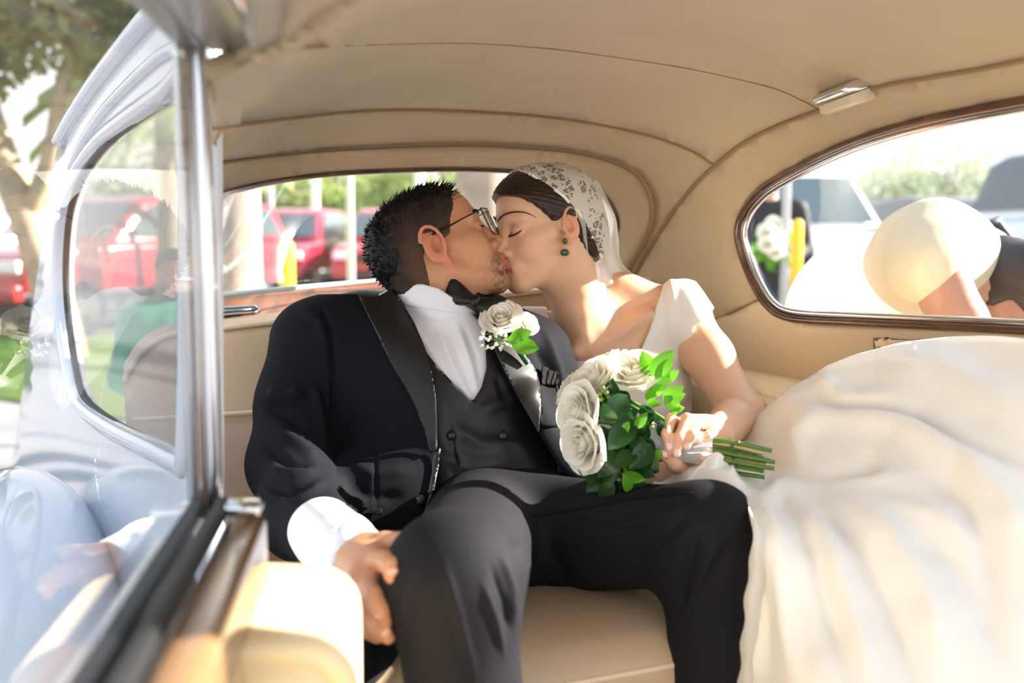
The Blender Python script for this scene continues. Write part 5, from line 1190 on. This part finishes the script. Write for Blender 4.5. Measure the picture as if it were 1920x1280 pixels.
pr = hp1 + inflate(tor1, -.02) + [rc(F1(0, -.03, -.05), P(1815, 488, 2.24), .05, .05, .03), chain(arm1, [.062, .052, .042, .028], .03, .03), chain(arm2, [.05, .042, .028], .03, .03)] + legs + hnd1
o, V, Q = bodymesh('body', pr, [hipc, (hipc.x, hipc.y, .0), sh_c, hd, arm1[1], arm1[-1], arm2[1]], .22, .009, M_skin2, g1); finish(o, V, (150, 110, 92))
o, V, Q = bodymesh('knit_top', tor1 + [chain([P(1752, 462, 2.12), P(1740, 482, 2.06), P(1732, 498, 2.04)], [.085, .080, .078], .05, .02), chain([shf, shf.lerp(arm2[1], .45)], [.09, .08], .05)], [hipc, sh_c, shf, P(1700, 500, 2.0)], .25, .009, M_knit, g1, 2, .5)
o, V, Q = bodymesh('white_skirt', [rc((hipc.x, hipc.y, hipc.z + .05), (hipc.x, hipc.y, .42), .215, .27, 0)], [hipc, (hipc.x, hipc.y, .4)], .32, .012, M_skirtw, g1, 2)
o, V, Q = bodymesh('hair', inflate(cranium(F1), .014) + [chain([F1(.02, -.02, .07), F1(.05, .06, .10), F1(.06, .12, .06)], [.05, .05, .02], .03), hairline(F1, [-.2, -.02, .02, .2], [-.2, -.2, .02, .02])], [hd], .22, .008, M_brownhair, g1, 1, .4, None, lambda V: .004 * wob(V, 70, 2))
bag = thing('shoulder_bag', 'dark shoulder bag hanging beside the bending woman', 'bag', tuple(P(1875, 470, 3.05)))
sb_ = mat('dark_bag', (30, 32, 40), .5)
tube('strap', [P(1836, 430, 3.0), P(1868, 415, 3.02), P(1898, 455, 3.05), P(1888, 520, 3.08), P(1850, 500, 3.05), P(1832, 450, 3.0)], .016, sb_, bag, 8)
o, V, Q = bodymesh('pouch', [ell(P(1880, 530, 3.1), (.07, .05, .13), 0)], [P(1880, 530, 3.1)], .16, .01, sb_, bag)
def standing(name, label, px, Y, h, top, low, hairc, skin, dress=False, ang=0.0):
    g = thing(name, label, 'person', at(px, Y)); x0, y0, _ = g.location; s = h / 1.7; V3 = lambda x, y, z: Vector((x0 + x * s, y0 + y * s, z * s))
    fw = (math.sin(ang), -math.cos(ang), 0); Fh = Frame(V3(0, 0, 1.585), fw, 0, s); rx = Vector((math.cos(ang), math.sin(ang), 0)); q = lambda x, f, z: V3(rx.x * x + fw[0] * f, rx.y * x + fw[1] * f, z)
    tors = [rc(q(-.15, 0, 1.36), q(.15, 0, 1.36), .07, .07, 0), ell(q(0, .01, 1.22), (.165 * s, .115 * s, .17 * s), .06), ell(q(0, 0, 1.02), (.145 * s, .105 * s, .15 * s), .06), ell(q(0, 0, .90), (.165 * s, .12 * s, .12 * s), .06)]
    arms = [[q(sg * .19, 0, 1.36), q(sg * .245, -.02, 1.09), q(sg * .12, .20, 1.02)] for sg in (-1, 1)]
    lg = [[q(sg * .085, 0, .88), q(sg * .09, .02, .47), q(sg * .095, -.01, .06)] for sg in (-1, 1)]
    feet = [rc(q(sg * .095, -.03, .045), q(sg * .11, .14, .03), .042 * s, .032 * s, .02) for sg in (-1, 1)]
    fin = [chain([a[2], a[2] + Vector(fw) * .06 * s + Vector((0, 0, .012 * k - .02)), a[2] + Vector(fw) * .10 * s + Vector((0, 0, .016 * k - .035))], [.016 * s, .011 * s, .008 * s], .01) for a in arms for k in range(4)]
    pr = head_prims(Fh) + [rc(Fh(0, -.03, -.05), q(0, 0, 1.38), .05 * s, .055 * s, .03)] + inflate(tors, -.015) + [chain(a, [.05 * s, .042 * s, .028 * s], .03, .03) for a in arms] + [chain(a, [.085 * s, .055 * s, .04 * s], .04, .03) for a in lg] + feet + fin
    o, V, Q = bodymesh('body', pr, [V3(0, 0, 0), V3(0, 0, 1.72), V3(-.3, -.3, 1), V3(.3, .3, 1)], .08, .012 * s, M_skin2, g); finish(o, V, skin)
    o, V, Q = bodymesh('dress' if dress else 'jacket', tors + [chain([a[0], a[1], a[1].lerp(a[2], .8)], [.065 * s, .056 * s, .045 * s], .03, .03) for a in arms] + ([rc(q(0, 0, .9), q(0, 0, .15), .16 * s, .26 * s, .06)] if dress else []), [V3(0, 0, .05), V3(0, 0, 1.45), V3(-.3, -.3, 1), V3(.3, .3, 1)], .12, .012 * s, top, g, 2, .5, None, (lambda V: .012 * np.sin(np.arctan2(V[:, 1] - y0, V[:, 0] - x0) * 11) * np.clip((1.0 - V[:, 2]) * 1.4, 0, 1)) if dress else None)
    if not dress: bodymesh('trousers', [chain(a, [.105 * s, .078 * s, .062 * s], .04, .03) for a in lg] + [ell(q(0, 0, .9), (.172 * s, .125 * s, .12 * s), .05)], [V3(0, 0, .05), V3(0, 0, 1.05)], .25, .012 * s, low, g, 2)
    bodymesh('hair', inflate(cranium(Fh), .012 * s) + [hairline(Fh, [-.13, -.06, -.02, .02, .05, .1], [-.13, -.10, .0, .02, .05, .07])], [Fh(0, 0, 0)], .18 * s, .008 * s, hairc, g)
    return g, arms
g2, ar = standing('person', 'far guest in dark suit holding white flowers beside the yellow bollard', 1436, 6.9, 1.72, mat('dark_suit_far', (34, 36, 44), .7), mat('dark_trouser_far', (40, 42, 50), .7), M_brownhair, (204, 158, 130), False, R(-15))
fb = thing('bouquet', 'small white bouquet with green leaves held by the far guest', 'bouquet', tuple((ar[0][2] + ar[1][2]) / 2 + Vector((.03, -.12, .14))))
for i in range(7):
    a = i * .9; rose(fb, Vector(fb.location) + Vector((.085 * math.cos(a) * (i > 0), .05 * math.sin(a * 1.3), .085 * math.sin(a) * (i > 0))), (.2 * math.cos(a), -.8, .4), 1.5, 60 + i, 6)
for i in range(10): a = i * .63; c = Vector(fb.location); leaf(fb, c + Vector((.06 * math.cos(a), .02, .06 * math.sin(a) - .03)), c + Vector((.19 * math.cos(a), -.02, .15 * math.sin(a) - .06)), .2, LMY[i % 3], 1.2)
V_, F_ = tube_data([(0, .02, -.02), (0, .06, -.22)], [.03, .02], 8); o = mesh_obj('stem', V_, F_, M_stem); o.parent = fb
standing('person', 'girl in a long green dress standing outside beyond the quarter window', 330, 3.2, 1.16, mat('green_dress', (38, 128, 98), .6, sheen=.1), None, M_brownhair, (120, 84, 64), True, R(20))
# ================================================================== OUTSIDE
tag(mesh_obj('ground', [(-70, -20, 0), (70, -20, 0), (70, 120, 0), (-70, 120, 0)], [(0, 1, 2, 3)], mat('asphalt', (140, 140, 144), 0.9, noise=0.12, nscale=3, bump=0.3, bscale=80)), 'pale grey asphalt of the car park', kind='structure')
rnd = random.Random(5)
M_tyre = mat('tyre_rubber', (28, 28, 30), 0.8); M_carglass = mat('tinted_car_glass', (70, 84, 88), 0.05, spec=0.8); M_lampw = mat('headlight_glass', (235, 238, 242), 0.1, coat=0.5)
M_tail = mat('red_tail_lamp', (200, 40, 44), 0.2); M_plate = mat('number_plate', (232, 234, 236), 0.4); M_blackplastic = mat('black_plastic', (26, 27, 30), 0.5)
PROF = {   # side outline (length 0..1 from the nose, height 0..1), belt line and glasshouse
    'suv': dict(L=4.6, Wd=1.9, H=1.72, body=[(0, .32), (0, .5), (.02, .56), (.1, .60), (.26, .63), (.30, .64), (.98, .64), (1, .58), (1, .3)], top=[(.26, .63), (.40, .96), (.50, 1.0), (.85, .99), (.95, .94), (.99, .64)]),
    'sedan': dict(L=4.7, Wd=1.82, H=1.46, body=[(0, .32), (0, .5), (.03, .58), (.15, .64), (.28, .68), (.82, .70), (.98, .68), (1, .6), (1, .32)], top=[(.27, .68), (.42, .96), (.52, 1.0), (.68, .98), (.84, .70)]),
    'van': dict(L=5.2, Wd=2.0, H=2.05, body=[(0, .28), (0, .48), (.03, .54), (.16, .60), (.20, .61), (.99, .61), (1, .56), (1, .28)], top=[(.17, .60), (.31, .95), (.38, 1.0), (.94, .99), (.99, .95), (1, .61)]),
    'pickup': dict(L=5.6, Wd=2.0, H=1.95, body=[(0, .36), (0, .58), (.02, .63), (.22, .67), (.26, .68), (.99, .66), (1, .62), (1, .36)], top=[(.23, .67), (.33, .96), (.38, 1.0), (.57, .99), (.62, .94), (.64, .67)]),
}
def loft_profile(name, prof, Wd, L, H, taper, m, parent, z0=0.2, rnd_=0.12):
    V = []; F = []; n = len(prof); ws = [-1, -0.94, -0.6, 0, 0.6, 0.94, 1]
    for wv in ws:
        for (x, z) in prof:
            pull = 1 - (0.03 if abs(wv) == 1 else 0)
            zz = max(0.0, z - z0); V.append(((x - 0.5) * L * pull, wv * Wd / 2 * (1 - taper * zz / (1 - z0)), (z if abs(wv) < 1 else z0 + (z - z0) * 0.97) * H))
    for i in range(len(ws) - 1):
        for k in range(n): k2 = (k + 1) % n; F.append((i * n + k, (i + 1) * n + k, (i + 1) * n + k2, i * n + k2))
    F.append(tuple(range(n))); F.append(tuple((len(ws) - 1) * n + k for k in range(n - 1, -1, -1)))
    return bevel(mesh_obj(name, V, F, m, parent), 0.05, 3, 40)
def make_car(kind, paint, label, cat, pos, ang, group=None):
    p = PROF[kind]; L, Wd, H = p['L'], p['Wd'], p['H']
    root = thing('parked_car' if kind in ('suv', 'sedan') else ('white_van' if kind == 'van' else 'pickup_truck'), label, cat, (0, 0, 0), group)
    body = p['body']; tops = [tuple(q) for q in p['top']]
    loft_profile('body', body, Wd, L, H, 0.04, paint, root, 0.3)
    loft_profile('roof', tops, Wd * 0.97, L, H, 0.22, paint, root, 0.6)
    inner = [(0.5 + (x - 0.5) * 1.0, z) for x, z in tops]; cx = sum(x for x, _ in tops) / len(tops); cz = (min(z for _, z in tops) + max(z for _, z in tops)) / 2
    side = [(cx + (x - cx) * 0.86, cz + (z - cz) * 0.70) for x, z in tops]
    for sgn in (-1, 1):
        V = []; n = len(side)
        for x, z in side:
            w = Wd * 0.97 / 2 * (1 - 0.22 * (z - 0.6) / 0.4) + 0.012; V.append(((x - .5) * L, sgn * w, z * H))
        solid(mesh_obj('side_window', V, [tuple(range(n)) if sgn < 0 else tuple(range(n - 1, -1, -1))], M_carglass, root, False), 0.02)
    (xa, za), (xb, zb) = tops[0], tops[1]
    def ws(x, z, y): return ((x - .5) * L - 0.02, y, z * H + 0.01)
    a = (xa + (xb - xa) * .14, za + (zb - za) * .14); b = (xa + (xb - xa) * .9, za + (zb - za) * .9)
    solid(mesh_obj('windscreen', [ws(*a, -Wd * .42), ws(*a, Wd * .42), ws(*b, Wd * .36), ws(*b, -Wd * .36)], [(0, 1, 2, 3)], M_carglass, root, False), 0.015)
    (xa, za), (xb, zb) = tops[-1], tops[-2]
    def wr(x, z, y): return ((x - .5) * L + 0.02, y, z * H + 0.01)
    a = (xa + (xb - xa) * .2, za + (zb - za) * .2); b = (xa + (xb - xa) * .95, za + (zb - za) * .95)
    solid(mesh_obj('rear_window', [wr(*a, Wd * .40), wr(*a, -Wd * .40), wr(*b, -Wd * .36), wr(*b, Wd * .36)], [(0, 1, 2, 3)], M_carglass, root, False), 0.015)
    hz = (body[1][1]) * H
    for sgn in (-1, 1):
        box('headlight', (-L / 2 - 0.0, sgn * Wd * .38, hz - 0.02), (0.08, 0.34, 0.15), M_lampw, root, bev=0.03)
        box('tail_lamp', (L / 2, sgn * Wd * .42, hz), (0.06, 0.22, 0.2), M_tail, root, bev=0.02)
    box('grille', (-L / 2, 0, hz - 0.06), (0.06, Wd * .5, 0.16), M_blackplastic, root, bev=0.02)
    box('bumper', (-L / 2 - 0.03, 0, body[0][1] * H + 0.0), (0.16, Wd * .95, 0.2), paint if kind != 'van' else M_blackplastic, root, bev=0.04)
    box('lower_intake', (-L / 2 - 0.06, 0, body[0][1] * H - 0.02), (0.12, Wd * .55, 0.12), M_blackplastic, root, bev=0.02)
    box('number_plate', (-L / 2 - 0.12, 0, body[0][1] * H + 0.05), (0.02, 0.34, 0.16), M_plate, root, bev=0.004)
    r_ = 0.34 if kind != 'pickup' else 0.39
    for sx_ in (-0.33, 0.31):
        for sgn in (-1, 1):
            wv = [tuple(q) for q in ((0, sgn * (Wd / 2 - 0.24), 0), (0, sgn * (Wd / 2 + 0.005), 0))]
            V, F = tube_data([(sx_ * L, w[1], r_) for w in wv], r_, 22); wh = bevel(mesh_obj('wheel', V, F, M_tyre, root), 0.03, 2)
            V, F = tube_data([(sx_ * L, sgn * (Wd / 2 - 0.02), r_), (sx_ * L, sgn * (Wd / 2 + 0.015), r_)], r_ * .62, 18); mesh_obj('hub_cap', V, F, M_steel, wh)
    V, F = join_data([box_data((0, 0, 0.28), (L * .86, Wd * .8, 0.26))]); mesh_obj('chassis', V, F, M_blackplastic, root, False)
    root.rotation_euler = (0, 0, ang); root.location = pos; return root

red = mat('red_car_paint', (176, 30, 44), 0.2, coat=0.8); dred = mat('dark_red_paint', (150, 34, 56), 0.2, coat=0.8); wht = mat('white_paint_far', (240, 242, 244), 0.2, coat=0.6); blu = mat('pale_blue_paint', (120, 150, 196), 0.2, coat=0.6); drk = mat('dark_grey_paint', (64, 62, 60), 0.25, coat=0.6); slv = mat('silver_paint', (196, 202, 210), 0.25, metal=0.3, coat=0.5)
make_car('suv', dred, 'dark red estate car parked nose-on beside the yellow bollard', 'car', at(548, 20), R(86))
make_car('suv', red, 'bright red car parked behind the pale post in the rear window', 'car', at(748, 20), R(90))
make_car('sedan', wht, 'white saloon car parked left of the red cars', 'car', at(500, 27), R(80))
make_car('suv', slv, 'silver car parked far left beyond the oak trunk', 'car', at(25, 21), R(60))
make_car('van', wht, 'white van facing the camera behind the yellow bollard', 'van', at(1425, 13.2), R(92))
make_car('sedan', blu, 'pale blue saloon car parked beyond the white van', 'car', at(1625, 22), R(250))
make_car('suv', drk, 'dark grey off-road car parked behind the bending person', 'car', at(1775, 13.8), R(95))
make_car('sedan', wht, 'small white car parked between the van and the blue car', 'car', at(1535, 32), R(95))
make_car('pickup', mat('pale_blue_white_paint', (214, 226, 240), 0.2, coat=0.7), 'pale blue pickup truck at the far edge of the side window', 'truck', at(2090, 8.2), R(95))
make_car('suv', red, 'red car seen through the quarter window glass', 'car', at(250, 13.5), R(62))
# bollards, posts
M_yel = mat('yellow_paint', (246, 196, 50), 0.45); M_post = mat('pale_post', (232, 230, 222), 0.6); M_post2 = mat('grey_post', (190, 194, 196), 0.5)
def bollard(px, Y, h, r_, label):
    t = thing('bollard', label, 'bollard', at(px, Y), 'yellow bollards'); del t['group']
    V, F = tube_data([(0, 0, 0), (0, 0, h - r_), (0, 0, h - r_ * .6), (0, 0, h - r_ * .2), (0, 0, h)], [r_, r_, r_ * .92, r_ * .6, r_ * .1], 16)
    o = mesh_obj('post', V, F, M_yel); o.parent = t
    V, F = tube_data([(0, 0, 0), (0, 0, .03)], r_ * 1.5, 16); o = mesh_obj('base_plate', V, F, M_post2); o.parent = t
bollard(541, 9.2, 1.16, 0.072, 'yellow bollard in front of the dark red car')
bollard(1489, 6.2, 1.30, 0.036, 'yellow bollard in front of the white van')
def lamppost(px, Y, h, r_, m, label, arm=True):
    t = thing('street_lamp' if arm else 'post', label, 'lamp post' if arm else 'post', at(px, Y))
    V, F = tube_data([(0, 0, 0), (0, 0, h)], [r_, r_ * .7], 12); o = mesh_obj('pole', V, F, m); o.parent = t
    V, F = tube_data([(0, 0, 0), (0, 0, .3)], r_ * 1.6, 12); o = mesh_obj('base', V, F, m); o.parent = t
    if arm:
        V, F = tube_data([(0, 0, h - .05), (.5, 0, h + .15), (1.1, 0, h + .2)], r_ * .5, 8); o = mesh_obj('arm', V, F, m); o.parent = t
        V, F = box_data((1.3, 0, h + .18), (.5, .2, .1)); o = mesh_obj('lamp_head', V, F, m, None, False); o.parent = t
lamppost(660, 13, 5.5, 0.052, M_post, 'pale lamp post standing in front of the red cars')
lamppost(597, 30, 8, 0.12, M_post, 'far pale lamp post over the dark red car')
lamppost(513, 33, 8, 0.12, M_post2, 'grey lamp post rising behind the white saloon')
lamppost(1568, 36, 7, 0.10, M_post, 'pale lamp post rising behind the white van')
lamppost(1467, 6.6, 4, 0.03, M_post2, 'thin grey post beside the yellow bollard in the side window', False)
lamppost(485, 10.5, 6, 0.055, M_post, 'pale post standing close to the right of the near tree trunk', False)
lamppost(790, 28, 8, 0.16, M_post, 'broad pale lamp post seen above the groom hair')

# trees
M_bark = mat('grey_bark', (150, 138, 122), 0.95, noise=0.25, nscale=6, bump=0.8, bscale=30); M_barkpale = mat('pale_bark', (178, 160, 138), 0.95, noise=0.2, nscale=5, bump=0.8, bscale=30)
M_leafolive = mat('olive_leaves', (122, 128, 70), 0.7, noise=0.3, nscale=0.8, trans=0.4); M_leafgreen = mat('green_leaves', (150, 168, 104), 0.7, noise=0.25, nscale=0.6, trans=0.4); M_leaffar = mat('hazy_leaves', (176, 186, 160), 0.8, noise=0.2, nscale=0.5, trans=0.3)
def crown(name, blobs, n, size, m, parent, seed=1):
    rg = np.random.RandomState(seed); V = []; F = []
    bl = np.array([b[:3] for b in blobs]); br = np.array([b[3] for b in blobs]); w = br ** 2 / (br ** 2).sum()
    ids = rg.choice(len(blobs), n, p=w); d = rg.normal(size=(n, 3)); d /= np.linalg.norm(d, axis=1)[:, None]; d[:, 2] *= 0.75
    c = bl[ids] + d * (br[ids] * (0.45 + 0.58 * rg.rand(n) ** 0.6))[:, None]
    a = rg.normal(size=(n, 3)); a /= np.linalg.norm(a, axis=1)[:, None]; b = np.cross(a, rg.normal(size=(n, 3))); b /= np.linalg.norm(b, axis=1)[:, None]; s = size * (0.6 + 0.8 * rg.rand(n))[:, None]
    V = np.stack([c - a * s, c + b * s * .5, c + a * s, c - b * s * .5], 1).reshape(-1, 3); F = np.arange(n * 4).reshape(-1, 4)
    o = mesh_obj(name, V, F, m, None, False); o.parent = parent; o['kind'] = 'stuff'; return o
def tree(label, pos, trunk, limbs, blobs, n, size, mb, ml, seed):
    t = thing('tree', label, 'tree', pos)
    V, F = tube_data(catmull([q[:3] for q in trunk], 5), np.interp(np.linspace(0, 1, 5 * (len(trunk) - 1) + 1), np.linspace(0, 1, len(trunk)), [q[3] for q in trunk]), 14); o = mesh_obj('trunk', V, F, mb); o.parent = t
    for lb in limbs:
        V, F = tube_data(catmull([q[:3] for q in lb], 5), np.interp(np.linspace(0, 1, 5 * (len(lb) - 1) + 1), np.linspace(0, 1, len(lb)), [q[3] for q in lb]), 10); o = mesh_obj('branch', V, F, mb); o.parent = t
    if blobs: crown('foliage', blobs, n, size, ml, t, seed)
    return t
tree('big oak with pale forking trunk seen through the door glass', at(52, 9.5), [(0.35, 0, 0, .22), (0.22, 0, .8, .17), (0.0, 0, 1.5, .15), (-.3, 0, 2.4, .14), (-.7, .2, 3.6, .1)],
     [[(0.05, 0, 1.35, .1), (.35, -.1, 1.9, .09), (.55, -.2, 2.6, .07), (.9, -.3, 3.4, .05)], [(-.15, 0, 1.8, .09), (-.5, .1, 2.5, .06), (-1.2, .3, 3.0, .05)], [(.5, -.2, 2.4, .05), (1.2, -.2, 2.8, .04), (2.0, -.4, 3.3, .03)]],
     [(-.6, 0, 3.6, 1.3), (.6, -.4, 3.5, 1.2), (1.7, -.5, 3.7, 1.1), (.2, 0, 4.6, 1.5), (-1.8, .3, 3.4, 1.2), (1.2, 0, 2.9, .6), (-.3, -.4, 2.7, .5), (2.3, -.3, 4.4, 1.2), (-1.0, -.3, 2.5, .5)], 16000, .075, M_barkpale, M_leafolive, 3)
tree('grey tree trunk standing close behind the left end of the rear window', at(440, 5.2), [(0, 0, 0, .16), (0, 0, 1.0, .13), (.02, 0, 2.4, .12), (.0, 0, 4.5, .1)], [[(0, 0, 3.2, .06), (.5, .2, 4, .04), (1.1, .4, 4.8, .03)]], [(0, .2, 5.4, 1.3), (1.0, .5, 5.3, 1.0)], 3000, .09, M_bark, M_leafolive, 4)
tree('grey tree trunk between the heads of the couple', at(908, 5.0), [(0.02, 0, 0, .17), (0, 0, 1.2, .14), (-.03, 0, 2.4, .13), (-.1, 0, 4.5, .1)], [[(0, 0, 3.0, .06), (-.5, .2, 4, .04), (-1.0, .4, 4.8, .03)]], [(0, .2, 5.4, 1.3), (-1.0, .5, 5.3, 1.0)], 3000, .09, M_bark, M_leafolive, 5)
k = 0
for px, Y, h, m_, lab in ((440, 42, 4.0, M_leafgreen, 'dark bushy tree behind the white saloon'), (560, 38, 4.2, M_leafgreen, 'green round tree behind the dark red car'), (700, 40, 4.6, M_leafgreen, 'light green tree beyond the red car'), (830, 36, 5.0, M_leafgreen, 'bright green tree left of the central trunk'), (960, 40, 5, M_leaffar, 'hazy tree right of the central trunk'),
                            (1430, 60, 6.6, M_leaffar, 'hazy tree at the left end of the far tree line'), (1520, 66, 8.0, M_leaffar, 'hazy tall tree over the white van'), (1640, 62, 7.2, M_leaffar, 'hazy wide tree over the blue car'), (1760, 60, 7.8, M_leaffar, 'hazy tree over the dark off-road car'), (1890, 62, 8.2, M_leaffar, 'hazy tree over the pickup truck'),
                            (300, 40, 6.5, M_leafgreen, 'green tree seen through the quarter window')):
    k += 1; w_ = h * .55
    tree(lab, at(px, Y), [(0, 0, 0, .25), (0, 0, h * .4, .2), (.1, 0, h * .7, .1)], [[(0, 0, h * .4, .1), (.6, 0, h * .7, .05)]], [(0, 0, h * .6, w_ * .8), (w_ * .7, .3, h * .45, w_ * .6), (-w_ * .7, 0, h * .42, w_ * .6), (0, 0, h * .25, w_ * .6)], 2200, .22, M_bark, m_, 20 + k)
# palm seen through the quarter window
t = thing('palm_tree', 'palm tree seen at the top of the quarter window', 'tree', at(312, 12))
V, F = tube_data([(0, 0, 0), (.1, 0, 1.6), (.05, 0, 3.1)], [.16, .13, .11], 12); o = mesh_obj('trunk', V, F, M_bark); o.parent = t
for i in range(18):
    a = i * 2.4; e = 0.5 - 0.9 * rnd.random(); V = []; F = []
    for j in range(9):
        s = j / 8; r_ = 1.5 * s; z = 3.1 + r_ * e - 0.75 * s * s; w = 0.22 * math.sin(math.pi * min(1, s + .08)) + .02; dx, dy = math.cos(a), math.sin(a)
        V += [(.05 + dx * r_ - dy * w, dy * r_ + dx * w, z - .1 * s), (.05 + dx * r_, dy * r_, z + .04), (.05 + dx * r_ + dy * w, dy * r_ - dx * w, z - .1 * s)]
    for j in range(8):
        for q in (0, 1): F.append((j * 3 + q, j * 3 + q + 1, j * 3 + q + 4, j * 3 + q + 3))
    o = mesh_obj('frond', V, F, M_leafgreen); o.parent = t
g = mesh_obj('lawn', [(-6.5, 9, .02), (-2.2, 6.2, .02), (-1.6, 8.2, .02), (-3.4, 14, .02), (-8, 16, .02)], [(0, 1, 2, 3, 4)], mat('lawn_green', (122, 150, 70), .9, noise=.2, nscale=4, bump=.6, bscale=60)); tag(solid(g, .02), 'strip of green lawn beside the road', kind='structure')
